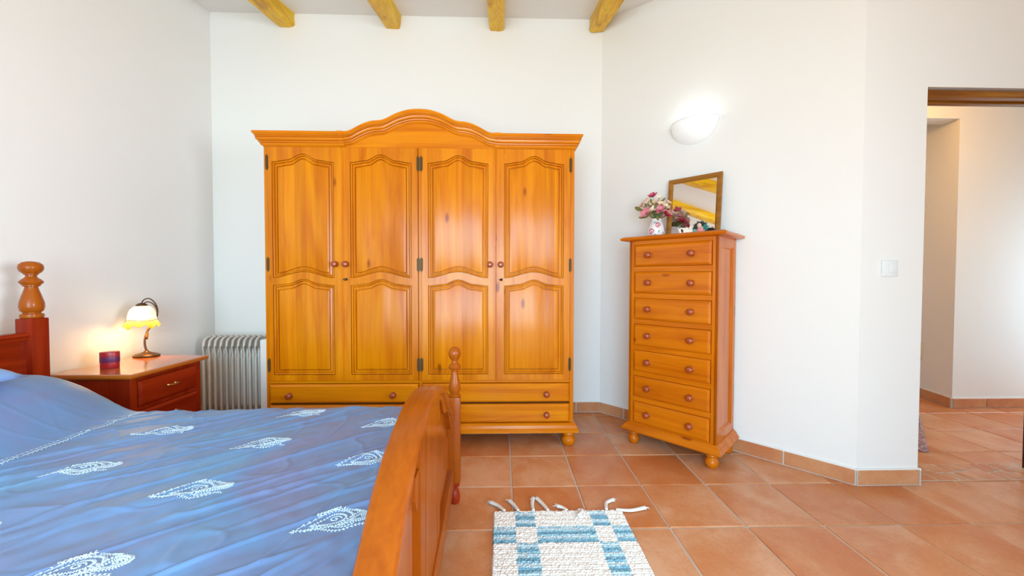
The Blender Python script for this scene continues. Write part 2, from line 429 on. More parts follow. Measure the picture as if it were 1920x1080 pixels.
# ------------------------------------------------------------------ ceiling beams
beam_lab = ['rough honey-coloured ceiling beam over the left-hand doors of the wardrobe', 'rough honey-coloured ceiling beam over the left slope of the wardrobe crest',
            'rough honey-coloured ceiling beam over the right-hand doors of the wardrobe', 'rough honey-coloured ceiling beam ending in the corner beside the wardrobe']
for k, (x0, x1) in enumerate(((-1.692, -1.577), (-0.897, -0.779), (-0.108, 0.010), (0.670, 0.789))):
    bm = bmesh.new(); rb = random.Random(40 + k)
    prof = []
    hw = (x1 - x0) / 2
    for (px, pz) in ((-1, 1), (-1, .35), (-1, -.6), (-.82, -.95), (-.3, -1), (.3, -1), (.82, -.95), (1, -.6), (1, .35), (1, 1)): prof.append((px, pz))
    rings = []
    yend = YB - .0005 if k < 3 else YB - .012
    ys = frange(YR + .01, yend, 44)
    for y in ys:
        ring = []
        for q, (px, pz) in enumerate(prof):
            dn1 = noise.noise(Vector((px * .6 + k * 9, y * 2.1, pz))) * .010 + noise.noise(Vector((px * 2 + k * 5, y * 7, pz * 2))) * .004
            half = .052
            z = zc(y) - half + pz * half + (.004 if pz > .9 else 0)
            ring.append(bm.verts.new(((x0 + x1) / 2 + px * (hw + dn1) + .006 * math.sin(y * 1.7 + k), y, z - (dn1 if pz < 0 else 0))))
        rings.append(ring)
    n = len(prof)
    for a, b in zip(rings, rings[1:]):
        for i in range(n):
            bm.faces.new((a[i], a[(i + 1) % n], b[(i + 1) % n], b[i]))
    bm.faces.new(rings[0]); bm.faces.new(rings[-1][::-1])
    o = finish(bm, 'ceiling_beam', MATS['beam_wood'], smooth=True, angle=40)
    tag(o, beam_lab[k], 'beam', 'exposed ceiling beams')

# ------------------------------------------------------------------ turned pieces shared by the furniture
def knob_mesh(r=0.0195, ln=0.034):
    bm = bmesh.new()
    lathe(bm, [(r * .95, -.001), (r * .95, .002), (r * .45, .006), (r * .42, .012), (r * .85, .017), (r, .023), (r * .9, ln - .004), (r * .5, ln - .0006), (.001, ln)], 16, axis='-y')
    bmesh.ops.recalc_face_normals(bm, faces=bm.faces)
    me = bpy.data.meshes.new('knob'); bm.to_mesh(me); bm.free(); me.materials.append(knob_m)
    for p in me.polygons: p.use_smooth = True
    return me
KNOB = knob_mesh()
def bun_foot(r, h):
    bm = bmesh.new()
    lathe(bm, [(r * .62, 0), (r * .80, h * .08), (r * 1.0, h * .30), (r * .98, h * .48), (r * .80, h * .62), (r * .68, h * .68), (r * .68, h * .72), (r * .86, h * .78), (r * .9, h * .88), (r * .8, h * .94), (r * .8, h)], 24)
    bmesh.ops.recalc_face_normals(bm, faces=bm.faces)
    me = bpy.data.meshes.new('foot'); bm.to_mesh(me); bm.free()
    for p in me.polygons: p.use_smooth = True
    return me

# ------------------------------------------------------------------ wardrobe
WX, WY = -0.505, 2.66          # base centre; parts are written in room coordinates and shifted
war = thing('wardrobe', 'large honey pine four-door wardrobe with arched crest against the back wall', 'wardrobe', (WX, WY, 0))
def wsh(bm):
    for v in bm.verts: v.co -= Vector((WX, WY, 0))
def wpart(bm, name, m, parent=war, smooth=False, angle=40):
    wsh(bm); return finish(bm, name, m, parent, smooth=smooth, angle=angle)
wz, wx_ = MATS['honey_wood_z'], MATS['honey_wood_x']
YF = 2.385; YBK = 2.955
BL, BR_ = -1.463, 0.453
bm = bmesh.new()
box(bm, BL, BL + .022, YF + .004, YBK, .14, 1.885, .002, 1); box(bm, BR_ - .022, BR_, YF + .004, YBK, .14, 1.885, .002, 1)
box(bm, BL + .022, BR_ - .022, YBK - .012, YBK, .14, 1.885)
box(bm, BL + .022, BR_ - .022, YF + .03, YBK - .012, 1.868, 1.885); box(bm, BL + .022, BR_ - .022, YF + .03, YBK - .012, .14, .152)
wpart(bm, 'carcass', wz)
bm = bmesh.new(); box(bm, BL + .022, BR_ - .022, YF + .026, YF + .030, .152, 1.868); wpart(bm, 'gap_shade_sheet', gap_m)  # dark sheet behind the doors, painted as the shade in the gaps
# front frame: end stiles, middle stile, rails
for x0, x1 in ((BL + .001, -1.440), (-.5205, -.5005), (.428, BR_ - .001)):
    bm = bmesh.new(); box(bm, x0, x1, YF + .002, YF + .026, .150, 1.864, .0015, 1); wpart(bm, 'front_stile', wz)
for x0, x1, z0, z1 in ((-1.440, -.5205, .402, .419), (-.5005, .428, .402, .419), (BL + .001, BR_ - .001, 1.864, 1.885)):
    bm = bmesh.new(); box(bm, x0, x1, YF + .003, YF + .026, z0, z1, .0015, 1); wpart(bm, 'front_rail', wx_)
# arched crest (symmetrical about the middle)
CTAB = [(0, 2.086), (.045, 2.084), (.085, 2.076), (.14, 2.058), (.195, 2.030), (.225, 2.018), (.25, 2.0145), (.285, 2.011), (.325, 2.000), (.37, 1.979), (.41, 1.957), (.435, 1.9485), (.47, 1.946)]
cs = spline(CTAB, 5); cf = interp([(p[0], p[1]) for p in cs])
crest = lambda x: cf(abs(x - WX))
PROF = [(.044, 0), (.044, -.009), (.041, -.014), (.036, -.019), (.0355, -.022), (.028, -.0225), (.028, -.026), (.034, -.027), (.034, -.031), (.026, -.0315), (.026, -.034), (.031, -.036), (.029, -.044), (.024, -.050), (.016, -.0505), (.016, -.054), (.0205, -.055), (.019, -.060), (.010, -.0605), (.010, -.064), (.014, -.065), (.010, -.073), (.004, -.078), (.003, -.080)]
def cornice_run(bm, path, prof=PROF, ztop=None):
    """path: list of (x, y, nx, ny) with offset direction; sweep prof outward"""
    cols = []
    for (x, y, nx, ny) in path:
        col = []
        zt = ztop(x) if ztop else 1.946
        for o_, dz in prof: col.append(bm.verts.new((x + nx * o_, y + ny * o_, zt + dz)))
        col.append(bm.verts.new((x - nx * .012, y - ny * .012, zt + prof[-1][1]))); col.append(bm.verts.new((x - nx * .012, y - ny * .012, zt)))
        cols.append(col)
    n = len(cols[0])
    for a, b in zip(cols, cols[1:]):
        for i in range(n): bm.faces.new((a[i], a[(i + 1) % n], b[(i + 1) % n], b[i]))
    bm.faces.new(cols[0][::-1]); bm.faces.new(cols[-1])
XB = 0.4785     # half distance to the blocks
for s in (-1, 1):
    xe = BL if s < 0 else BR_
    xi = WX + s * (XB + .018)
    path = [(xe, YBK, s, 0), (xe, YF, s, -1), (xi, YF, 0, -1)]
    bm = bmesh.new(); cornice_run(bm, path); wpart(bm, 'cornice', wx_)
    bm = bmesh.new(); cornice_run(bm, [(WX + s * (XB - .018), YF, 0, -1), (WX + s * (XB + .018), YF, 0, -1)], [(o_ + .003, dz * 1.0 + (.002 if i == 0 else 0)) for i, (o_, dz) in enumerate(PROF)])
    wpart(bm, 'cornice_block', wx_)
bm = bmesh.new()
cornice_run(bm, [(x, YF, 0, -1) for x in frange(WX - XB + .018, WX + XB - .018, 72)], [(o_ * 1.0, dz * .92) for o_, dz in PROF], crest)
wpart(bm, 'arched_cornice', wx_, smooth=True, angle=24)
bm = bmesh.new()
slab(bm, frange(WX - XB + .018, WX + XB - .018, 72), lambda x: 1.866, lambda x: crest(x) - .012, YF + .001, YF + .022, lambda t, d, h: (t, d, h))
wpart(bm, 'pediment_panel', wx_)
bm = bmesh.new(); box(bm, BL - .02, BR_ + .02, YF + .02, YBK, 1.886, 1.900); wpart(bm, 'top_board', wx_)
# plinth and feet
bm = bmesh.new()
rect_rings(bm, [(BL - .016, BR_ + .016, YF - .020, YBK, .088), (BL - .028, BR_ + .028, YF - .032, YBK, .092), (BL - .028, BR_ + .028, YF - .032, YBK, .112), (BL - .020, BR_ + .020, YF - .024, YBK, .118),
                (BL - .018, BR_ + .018, YF - .020, YBK, .134), (BL - .008, BR_ + .008, YF - .008, YBK, .144), (BL, BR_, YF, YBK, .147)])
wpart(bm, 'plinth', wx_)
FT = bun_foot(.044, .0885); FT.materials.append(MATS['honey_wood_z'])
for x in (-1.433, .425):
    for y in (2.398, 2.90): link('foot', FT, None, war, (x - WX, y - WY, 0))

def cath(z0, rise):
    def f(s):
        a = abs(s)
        return z0 + rise * (.24 * (1 - sstep(.50, .98, a)) + .76 * (0.5 + 0.5 * math.cos(PI * min(1.0, a / .52))))
    return f
def arch(z0, rise): return lambda s: z0 + rise * (0.5 + 0.5 * math.cos(PI * s))
def flatc(z0): return lambda s: z0
SS = frange(-1, 1, 36)
def panel(bm, cx, hw, topf, botf):
    rings = []
    for d, y in ((0, .016), (0.0028, .016), (.0034, .001), (.007, -.0015), (.011, .001), (.0125, .008), (.0135, .013), (.0155, .013), (.0165, .008), (.0275, .005), (.0283, .015), (.0312, .015), (.0322, .006), (.036, .0025), (.041, .0012)):
        r = [(cx + s * (hw - d), topf(s) - d) for s in SS] + [(cx + s * (hw - d), botf(s) + d) for s in reversed(SS)]
        rings.append([bm.verts.new((x, YD + y, z)) for x, z in r])
    n = len(rings[0])
    for a, b in zip(rings, rings[1:]):
        for i in range(n): bm.faces.new((a[i], a[(i + 1) % n], b[(i + 1) % n], b[i]))
    L_ = rings[-1]; m_ = len(SS)
    for i in range(m_ - 1): bm.faces.new((L_[i], L_[i + 1], L_[n - 2 - i], L_[n - 1 - i]))
YD = YF - .006                     # door front plane
doors = [(-1.438, -.9845, 1), (-.9825, -.5225, -1), (-.499, -.0395, 1), (-.0375, .426, -1)]
for k, (x0, x1, side) in enumerate(doors):
    z0, z1 = .421, 1.862
    cx = (-1.2235, -.7495, -.2735, .1985)[k]; hw = .187
    a, b = cx - hw, cx + hw
    tU, bU = cath(1.772, .049), arch(1.060, .037)
    tL, bL_ = cath(1.016, .038), flatc(.458)
    bm = bmesh.new()
    box(bm, x0, a, YD, YD + .022, z0, z1); box(bm, b, x1, YD, YD + .022, z0, z1)
    XS = [cx + s * hw for s in SS]; inv = lambda x: (x - cx) / hw
    idm = lambda t, d, h: (t, d, h)
    slab(bm, XS, lambda x: tU(inv(x)), lambda x: z1, YD, YD + .022, idm)
    slab(bm, XS, lambda x: tL(inv(x)), lambda x: bU(inv(x)), YD, YD + .022, idm)
    box(bm, a, b, YD, YD + .022, z0, .458)
    # moulded meeting edge
    xe = x1 if side > 0 else x0
    if side < 0: box(bm, xe - .001, xe + .005, YD - .004, YD + .004, z0 + .002, z1 - .004, .0015, 1)
    else: box(bm, xe - .010, xe - .002, YD - .003, YD + .004, z0 + .002, z1 - .004, .0015, 1)
    dr = wpart(bm, 'door', wz)
    for tf, bf in ((tU, bU), (tL, bL_)):
        bm = bmesh.new(); panel(bm, cx, hw, tf, bf); wpart(bm, 'door_panel', wz, dr, smooth=True, angle=20)
    kx = x1 - .042 if side > 0 else x0 + .010 + .003
    kx = {0: -1.030, 1: -.964, 2: -.075, 3: -.009}[k]
    link('knob', KNOB, None, dr, (kx - WX, YD - WY, 1.146))
    # hinges on the outer edge: two leaves and a barrel
    hx = x0 - .001 if side > 0 else x1 + .001
    for hz0, hz1 in ((1.720, 1.814), (1.100, 1.188), (.476, .563)):
        bm = bmesh.new()
        lathe(bm, [(.0035, hz0), (.0035, hz0 + .006), (.0046, hz0 + .007), (.0046, hz1 - .007), (.0035, hz1 - .006), (.0035, hz1)], 10, (hx, YD - .001, 0))
        box(bm, hx - .0085, hx + .0085, YD - .0012, YD + .002, hz0 + .007, hz1 - .007)
        wpart(bm, 'hinge', hinge_m, dr)
    if k in (1, 3):
        ex = kx + .003
        bm = bmesh.new()
        lathe(bm, [(.007, 0), (.007, .0015), (.004, .003), (.001, .0032)], 14, (ex, YD, 1.052), axis='-y', sx=.8)
        tube(bm, [(ex, YD - .002, 1.052), (ex, YD - .022, 1.052)], .0022, 6)
        tube(bm, [(ex + .008 * math.cos(t), YD - .026, 1.052 + .006 * math.sin(t)) for t in frange(0, 2 * PI, 12)], .0022, 6)
        box(bm, ex - .016, ex - .004, YD - .024, YD - .021, 1.0505, 1.0535)
        wpart(bm, 'key', iron_m, dr)
for (x0, x1, z0, z1, ks) in ((-1.439, -.5225, .281, .400, (-1.312, -.676)), (-1.439, -.5225, .152, .269, (-1.312, -.676)), (-.499, .4265, .281, .400, (-.354, .280)), (-.499, .4265, .152, .269, (-.354, .280))):
    bm = bmesh.new()
    rect_rings_y = [(x0 + .001, x1 - .001, z0 + .001, z1 - .001, YF + .022), (x0 + .001, x1 - .001, z0 + .001, z1 - .001, YF - .004), (x0 + .004, x1 - .004, z0 + .004, z1 - .004, YF - .008), (x0 + .013, x1 - .013, z0 + .013, z1 - .013, YF - .013)]
    R = [[bm.verts.new((x, y, z)) for x, z in ((a, c), (b, c), (b, d), (a, d))] for a, b, c, d, y in rect_rings_y]
    for p, q in zip(R, R[1:]):
        for i in range(4): bm.faces.new((p[i], p[(i + 1) % 4], q[(i + 1) % 4], q[i]))
    bm.faces.new(R[0][::-1]); bm.faces.new(R[-1])
    dw = wpart(bm, 'drawer', wx_)
    for kx in ks: link('knob', KNOB, None, dw, (kx - WX, YF - .013 - WY, (z0 + z1) / 2 - .008))

# ------------------------------------------------------------------ tall chest of drawers
CH_ROT = math.radians(-46)
chest = thing('chest_of_drawers', 'tall narrow honey pine chest of seven drawers against the diagonal wall', 'chest of drawers', (1.002, 2.238, 0), CH_ROT)
cz_, cx_ = MATS['chest_wood_z'], MATS['chest_wood_x']
CW, CD = .263, .328
DZ = [(1.138, 1.272), (.970, 1.101), (.806, .936), (.640, .772), (.475, .606), (.313, .442), (.146, .278)]
bm = bmesh.new()
for s in (-1, 1):
    xo, xi = s * CW, s * (CW - .018)
    xa, xb = sorted((xo, xi))
    box(bm, xa, xb, 0.0, .048, .135, 1.297, .0015, 1); box(bm, xa, xb, CD - .05, CD, .135, 1.297, .0015, 1)
    box(bm, xa, xb, .048, CD - .05, 1.245, 1.297); box(bm, xa, xb, .048, CD - .05, .135, .19)
    box(bm, *sorted((s * (CW - .002), s * (CW - .034))), 0.0, .02, .135, 1.297, .0015, 1)
box(bm, -CW + .018, CW - .018, CD - .01, CD, .135, 1.297)
ob = finish(bm, 'carcass', cz_, chest)
for s in (-1, 1):
    bm = bmesh.new()
    xs = [s * (CW - .001), s * (CW - .005), s * (CW - .010), s * (CW - .010)]
    def yr(bm, rr):
        R = [[bm.verts.new((x, y, z)) for y, z in ((a, c), (b, c), (b, d), (a, d))] for a, b, c, d, x in rr]
        for p, q in zip(R, R[1:]):
            for i in range(4): bm.faces.new((p[i], p[(i + 1) % 4], q[(i + 1) % 4], q[i]))
        bm.faces.new(R[-1])
    yr(bm, [(.048, CD - .05, .19, 1.245, s * (CW - .001)), (.052, CD - .054, .194, 1.241, s * (CW - .004)), (.056, CD - .058, .198, 1.237, s * (CW - .004)), (.060, CD - .062, .202, 1.233, s * (CW - .010))])
    finish(bm, 'side_panel', cz_, chest)
boxo('gap_shade_sheet', (-CW + .03, CW - .03, .020, .026, .14, 1.295), gap_m, chest)  # dark sheet standing in for the shade around the drawers
edges = [1.297] + [v for z0, z1 in DZ for v in (z1, z0)] + [.135]
for i in range(0, len(edges), 2):
    hi, lo = edges[i], edges[i + 1]
    boxo('rail', (-CW + .034, CW - .034, .001, .020, lo + .0015, hi - .0015 if i else hi), cx_, chest, bev=.001, seg=1, smooth=False)
for z0, z1 in DZ:
    bm = bmesh.new()
    x0, x1 = -CW + .0365, CW - .0365
    yrr = [(x0, x1, z0, z1, .018), (x0, x1, z0, z1, -.004), (x0 + .004, x1 - .004, z0 + .004, z1 - .004, -.007), (x0 + .012, x1 - .012, z0 + .012, z1 - .012, -.012)]
    R = [[bm.verts.new((x, y, z)) for x, z in ((a, c), (b, c), (b, d), (a, d))] for a, b, c, d, y in yrr]
    for p, q in zip(R, R[1:]):
        for i in range(4): bm.faces.new((p[i], p[(i + 1) % 4], q[(i + 1) % 4], q[i]))
    bm.faces.new(R[0][::-1]); bm.faces.new(R[-1])
    d_ = finish(bm, 'drawer', cx_, chest)
    for kx in (-.130, .124): link('knob', KNOB, None, d_, (kx, -.012, (z0 + z1) / 2))
bm = bmesh.new()
rect_rings(bm, [(-CW - .018, CW + .018, -.016, CD, 1.297), (-CW - .040, CW + .040, -.036, CD + .002, 1.301), (-CW - .046, CW + .046, -.042, CD + .002, 1.308), (-CW - .044, CW + .044, -.040, CD + .002, 1.316), (-CW - .030, CW + .030, -.026, CD + .002, 1.324), (-CW - .022, CW + .022, -.018, CD + .002, 1.325)])
finish(bm, 'top_board', cx_, chest)
bm = bmesh.new()
rect_rings(bm, [(-CW - .018, CW + .018, -.018, CD, .083), (-CW - .030, CW + .030, -.030, CD, .090), (-CW - .034, CW + .034, -.034, CD, .098), (-CW - .020, CW + .020, -.020, CD, .116), (-CW - .018, CW + .018, -.018, CD, .122), (-CW - .004, CW + .004, -.004, CD, .137), (-CW + .01, CW - .01, .01, CD, .138)])
finish(bm, 'plinth', cx_, chest)
FC = bun_foot(.036, .0835); FC.materials.append(cz_)
for x in (-.235, .235):
    for y in (.022, CD - .045): link('foot', FC, None, chest, (x, y, 0))

# ------------------------------------------------------------------ things on the chest
cm = Matrix.Translation((1.002, 2.238, 0)) @ Matrix.Rotation(CH_ROT, 4, 'Z')
CT = 1.3255
# framed mirror leaning on the wall
mir = thing('framed_mirror', 'small rectangular mirror in a flat wooden frame leaning on the diagonal wall', 'mirror', cm @ Vector((.024, .258, CT + .0005)), CH_ROT)
TL = math.radians(-6)
mrot = Matrix.Rotation(TL, 4, 'X')
MW, MH, FWID = .165, .398, .032
def mpart(bm, name, m, parent, **k):
    bmesh.ops.transform(bm, matrix=mrot, verts=bm.verts); return finish(bm, name, m, parent, **k)
bm = bmesh.new()
prof_f = [(0, .018), (0, .004), (.004, 0), (FWID - .012, .001), (FWID - .004, .006), (FWID, .010), (FWID, .018)]
R = []
for dd, y in prof_f: R.append([bm.verts.new(p) for p in ((-MW + dd, y, dd), (MW - dd, y, dd), (MW - dd, y, MH - dd), (-MW + dd, y, MH - dd))])
R.append(R[0])
for p, q in zip(R, R[1:]):
    for i in range(4): bm.faces.new((p[i], p[(i + 1) % 4], q[(i + 1) % 4], q[i]))
mpart(bm, 'mirror_frame', MATS['mirror_frame_wood'], mir)
bm = bmesh.new(); box(bm, -MW + FWID - .004, MW - FWID + .004, .010, .013, FWID - .004, MH - FWID + .004)
mpart(bm, 'mirror_glass', mat('mirror_glass', (0.93, 0.94, 0.94), 0.02, metal=1.0), mir)
bm = bmesh.new(); box(bm, -MW + .006, MW - .006, .0182, .021, .006, MH - .006); mpart(bm, 'backing_board', MATS['dark_wood_z'], mir)

# painted vase
vl = cm @ Vector((-.150, .135, CT + .0016))
doily = bmesh.new()
for a, b, z in ((0.0, .075, .0014),):
    c0 = doily.verts.new((0, 0, z)); rim = []
    for i in range(96):
        t = 2 * PI * i / 96; rr = .078 + .006 * abs(math.sin(8 * t)); rim.append(doily.verts.new((rr * math.cos(t), rr * math.sin(t), z)))
    low = [doily.verts.new((v.co.x, v.co.y, 0)) for v in rim]
    for i in range(96):
        j = (i + 1) % 96; doily.faces.new((c0, rim[i], rim[j])); doily.faces.new((rim[i], low[i], low[j], rim[j]))
    doily.faces.new(low[::-1])
o = finish(doily, 'lace_doily', mat('lace', (.80, .80, .76), .9), None, cm @ Vector((-.165, .10, CT)))
tag(o, 'small white lace doily under the painted vase', 'doily')
vase = thing('painted_vase', 'white ceramic vase painted with pink roses on the chest top', 'vase', vl)
vp = [(.036, 0), (.040, .003), (.046, .012), (.0505, .030), (.050, .050), (.045, .072), (.036, .092), (.030, .104), (.0295, .112), (.033, .118), (.030, .118), (.026, .110), (.026, .09), (.001, .088)]
bm = bmesh.new(); lathe(bm, spline(vp, 3)[:-3], 40)
vase_m = mat('vase_ceramic', (.86, .80, .80), .18, coat=.5)
finish(bm, 'vase_body', vase_m, vase, smooth=True)
vr_ = interp(sorted([(h, r) for r, h in vp[:10]]))
rose_m = mat('rose_pink_paint', (.70, .13, .20), .25); rose_d = mat('rose_red_paint', (.45, .03, .06), .25); rose_l = mat('rose_pale_paint', (.80, .42, .45), .25); leaf_p = mat('teal_leaf_paint', (.12, .36, .36), .3)
def on_vase(a, h, off=.0008): r = vr_(h) + off; return (r * math.cos(a), r * math.sin(a), h)
def decal(name, a0, h0, shape, m, off):
    """shape: list of polygon pts (du, dv) metres around (a0, h0)"""
    bm = bmesh.new(); r0 = vr_(h0)
    c = bm.verts.new(on_vase(a0, h0, off)); ring = [bm.verts.new(on_vase(a0 + u / r0, h0 + v, off)) for u, v in shape]
    n = len(ring)
    for i in range(n): bm.faces.new((c, ring[i], ring[(i + 1) % n]))
    return finish(bm, name, m, vase)
def blob(r, k, amp, ph=0): return [(r * (1 + amp * math.sin(k * t + ph)) * math.cos(t), r * (1 + amp * math.sin(k * t + ph)) * math.sin(t)) for t in frange(0, 2 * PI, 28)[:-1]]
def arc_band(r0, r1, t0, t1):
    ts = frange(t0, t1, 12); return [(r1 * math.cos(t), r1 * math.sin(t)) for t in ts] + [(r0 * math.cos(t), r0 * math.sin(t)) for t in reversed(ts)]
face = math.atan2(-vl.y, -vl.x)
def band_decal(name, a0, h0, r0, r1, t0, t1, m, off):
    bm = bmesh.new(); rr = vr_(h0); ts = frange(t0, t1, 12)
    A = [bm.verts.new(on_vase(a0 + r1 * math.cos(t) / rr, h0 + r1 * math.sin(t), off)) for t in ts]; B_ = [bm.verts.new(on_vase(a0 + r0 * math.cos(t) / rr, h0 + r0 * math.sin(t), off)) for t in ts]
    for i in range(len(ts) - 1): bm.faces.new((A[i], A[i + 1], B_[i + 1], B_[i]))
    return finish(bm, name, m, vase)
for (da, h, r) in ((.25, .074, .019), (-.62, .032, .021), (1.6, .05, .02), (-2.2, .06, .02), (2.9, .035, .02)):
    a0 = face + da
    decal('painted_rose', a0, h, blob(r, 5, .07), rose_l, .0006)
    for q in range(4):
        band_decal('painted_rose', a0, h, r * (.72 - .2 * q), r * (.98 - .22 * q), q * 1.9, q * 1.9 + 2.7, rose_d if q % 2 == 0 else rose_m, .0010 + q * .0002)
for (da, h, an) in ((.30, .034, 1.2), (-.25, .092, .5), (-.12, .012, .0), (1.0, .025, 2.0), (-1.3, .075, .4)):
    decal('painted_leaf', face + da, h, [(.010 * math.cos(t) * math.cos(an) - .004 * math.sin(t) * math.sin(an), .010 * math.cos(t) * math.sin(an) + .004 * math.sin(t) * math.cos(an)) for t in frange(0, 2 * PI, 14)[:-1]], leaf_p, .0008)

# silk flowers
bq = thing('silk_flower_bouquet', 'bunch of pink and cream silk flowers standing in the painted vase', 'flowers', vl + Vector((0, 0, .100)))
pink = [mat('petal_rose', (.60, .085, .16), .55), mat('petal_pink', (.72, .22, .28), .55), mat('petal_crimson', (.58, .03, .08), .55)]
cream = [mat('petal_cream', (.80, .58, .38), .6), mat('petal_peach', (.80, .46, .32), .6), mat('petal_ivory', (.82, .70, .54), .6)]
green_m = mat('leaf_olive', (.16, .15, .035), .6); core_m = mat('flower_core', (.34, .12, .02), .7); stem_m = mat('stem_green', (.16, .20, .05), .6)
rb = random.Random(21)
def petal(bm, base, d, side, up, L, Wd, curl):
    pts = []
    for i in range(6):
        t = i / 5; w = Wd * math.sin(PI * min(1, .12 + t * .88)) ** .7 * (1 if t < .98 else .35)
        p = base + d * (L * t) + up * (curl * math.sin(t * 2.2))
        pts.append([bm.verts.new(p - side * w + up * .12 * w), bm.verts.new(p - up * .10 * w), bm.verts.new(p + side * w + up * .12 * w)])
    for a, b in zip(pts, pts[1:]):
        bm.faces.new((a[0], a[1], b[1], b[0])); bm.faces.new((a[1], a[2], b[2], b[1]))
def blossom(pos, nrm, R_, n, m, layers=1):
    nrm = nrm.normalized(); s = nrm.cross(Vector((0, 0, 1)));
    if s.length < .1: s = Vector((1, 0, 0))
    s.normalize(); t = nrm.cross(s)
    bm = bmesh.new()
    for ly in range(layers):
        for i in range(n):
            a = 2 * PI * (i + .5 * ly) / n + rb.uniform(-.15, .15)
            d = (s * math.cos(a) + t * math.sin(a)); tilt = .35 + .5 * ly
            dd = (d * math.cos(tilt) + nrm * math.sin(tilt)).normalized(); sd = nrm.cross(d).normalized(); up = sd.cross(dd) * -1
            petal(bm, pos + d * .003, dd, sd, nrm, R_ * (1 - .25 * ly), R_ * .36, R_ * .18)
    o = finish(bm, 'blossom', m, bq, smooth=True)
    bm = bmesh.new(); bmesh.ops.create_icosphere(bm, subdivisions=1, radius=R_ * .16, matrix=Matrix.Translation(pos + nrm * R_ * .12))
    finish(bm, 'flower_core', core_m, o, smooth=True)
    return o
# local axes of the view of the chest: right = u, out = towards the room
uu = Vector((math.cos(CH_ROT), math.sin(CH_ROT), 0)); oo = Vector((math.sin(CH_ROT), -math.cos(CH_ROT), 0)); zz = Vector((0, 0, 1))
spec = [(-.005, .05, .135, .034, 5, pink[0], 2), (-.038, .07, .030, .042, 6, pink[1], 1), (.045, .06, .040, .036, 5, pink[1], 2), (.070, .02, .012, .032, 5, pink[2], 2),
        (-.075, .05, .085, .026, 6, cream[1], 2), (.035, .05, .120, .024, 6, cream[2], 1), (.005, .07, .088, .026, 6, cream[0], 1), (.048, .05, .082, .024, 6, cream[0], 1), (-.030, .06, .105, .024, 6, cream[2], 1),
        (-.050, .05, .115, .020, 5, cream[1], 1), (.015, .08, .055, .022, 6, cream[2], 1), (-.010, .075, .045, .018, 5, cream[0], 1), (.072, .03, .060, .024, 6, cream[2], 1), (.078, .01, .090, .022, 6, cream[0], 1),
        (-.070, .03, .050, .020, 6, cream[2], 1), (.028, .01, .105, .022, 5, cream[1], 1), (.088, .0, .035, .018, 5, pink[1], 1), (-.030, -.01, .10, .022, 6, cream[0], 1), (.035, -.03, .07, .026, 6, pink[1], 1), (.060, -.04, .03, .030, 5, pink[2], 2)]
rq = random.Random(77)
for q in range(34):
    a_ = rq.uniform(0, 2 * PI); rad_ = rq.uniform(.02, .085); h2 = rq.uniform(.012, .118) * (1 - .25 * (rad_ / .085))
    spec.append((rad_ * math.cos(a_), rad_ * .9 * math.sin(a_), h2, rq.uniform(.016, .025), rq.choice((5, 6)), rq.choice(cream + cream + [pink[1]]), rq.choice((1, 2))))
stems = bmesh.new()
for (u_, o_, h_, R_, n_, m_, ly) in spec:
    pos = uu * u_ + oo * (o_ * .8) + zz * (h_ + .020)
    blossom(pos, (uu * u_ * 5 + oo * (o_ * 9) + zz * (.25 + h_ * 2)), R_, n_, m_, ly)
    tube(stems, [(0, 0, -.06), tuple(Vector((0, 0, .0)) + pos * .25), tuple(pos * .98)], .0014, 5)
finish(stems, 'stem', stem_m, bq, smooth=True)
for (u_, o_, h_, L, an) in ((-.085, .05, .060, .050, 2.60), (-.02, .08, .02, .04, 3.6), (.02, .085, .05, .035, 1.2), (-.05, .07, .035, .035, 3.9), (.05, .06, .06, .03, -.6), (0, .09, .09, .03, 1.7), (-.070, .05, .055, .040, 2.75), (-.060, .06, .012, .036, 3.15), (-.010, .08, .070, .03, .8), (.03, .07, .005, .03, -1.2), (.055, .05, .10, .028, .7), (-.045, .06, .075, .028, 2.0), (.02, .08, .03, .03, -.3)):
    bm = bmesh.new(); d = uu * math.cos(an) + zz * math.sin(an)
    petal(bm, uu * u_ + oo * o_ * .8 + zz * (h_ + .02), d, (-uu * math.sin(an) + zz * math.cos(an)), oo, L, L * .26, L * .1)
    finish(bm, 'leaf', green_m, bq, smooth=True)
sp = bmesh.new()
for q in range(5):
    b0 = uu * (-.045 - .006 * q) + oo * .03 + zz * .10
    tube(sp, [tuple(b0), tuple(b0 + uu * (-.004 + .004 * q) + zz * .03), tuple(b0 + uu * (-.008 + .009 * q) + zz * (.055 + .004 * (q % 3)))], [.0012, .003, .001], 5)
finish(sp, 'grass_plume', cream[2], bq, smooth=True)

# small figurine in front of the mirror: pink figure in a dark spiky fan wreath with teal leaves
fg = thing('flower_fan_ornament', 'small ornament with pink centre and dark spiky teal fan before the mirror', 'ornament', cm @ Vector((.104, .175, CT)), CH_ROT)
bm = bmesh.new(); lathe(bm, [(.020, 0), (.024, .004), (.026, .014), (.022, .030), (.013, .044), (.010, .050)], 18, sy=.6)
finish(bm, 'pink_body', mat('ornament_pink', (.74, .28, .30), .5), fg, smooth=True)
bm = bmesh.new(); bmesh.ops.create_uvsphere(bm, u_segments=16, v_segments=10, radius=.0145, matrix=Matrix.Translation((-.003, -.004, .058)) @ Matrix.Diagonal((.9, .7, 1.05, 1)))
finish(bm, 'cream_centre', mat('ornament_cream', (.76, .52, .38), .5), fg, smooth=True)
fan_d = mat('fan_dark', (.012, .02, .022), .6); fan_t = mat('fan_teal', (.03, .20, .17), .6); fan_g = mat('fan_mint', (.16, .46, .38), .6)
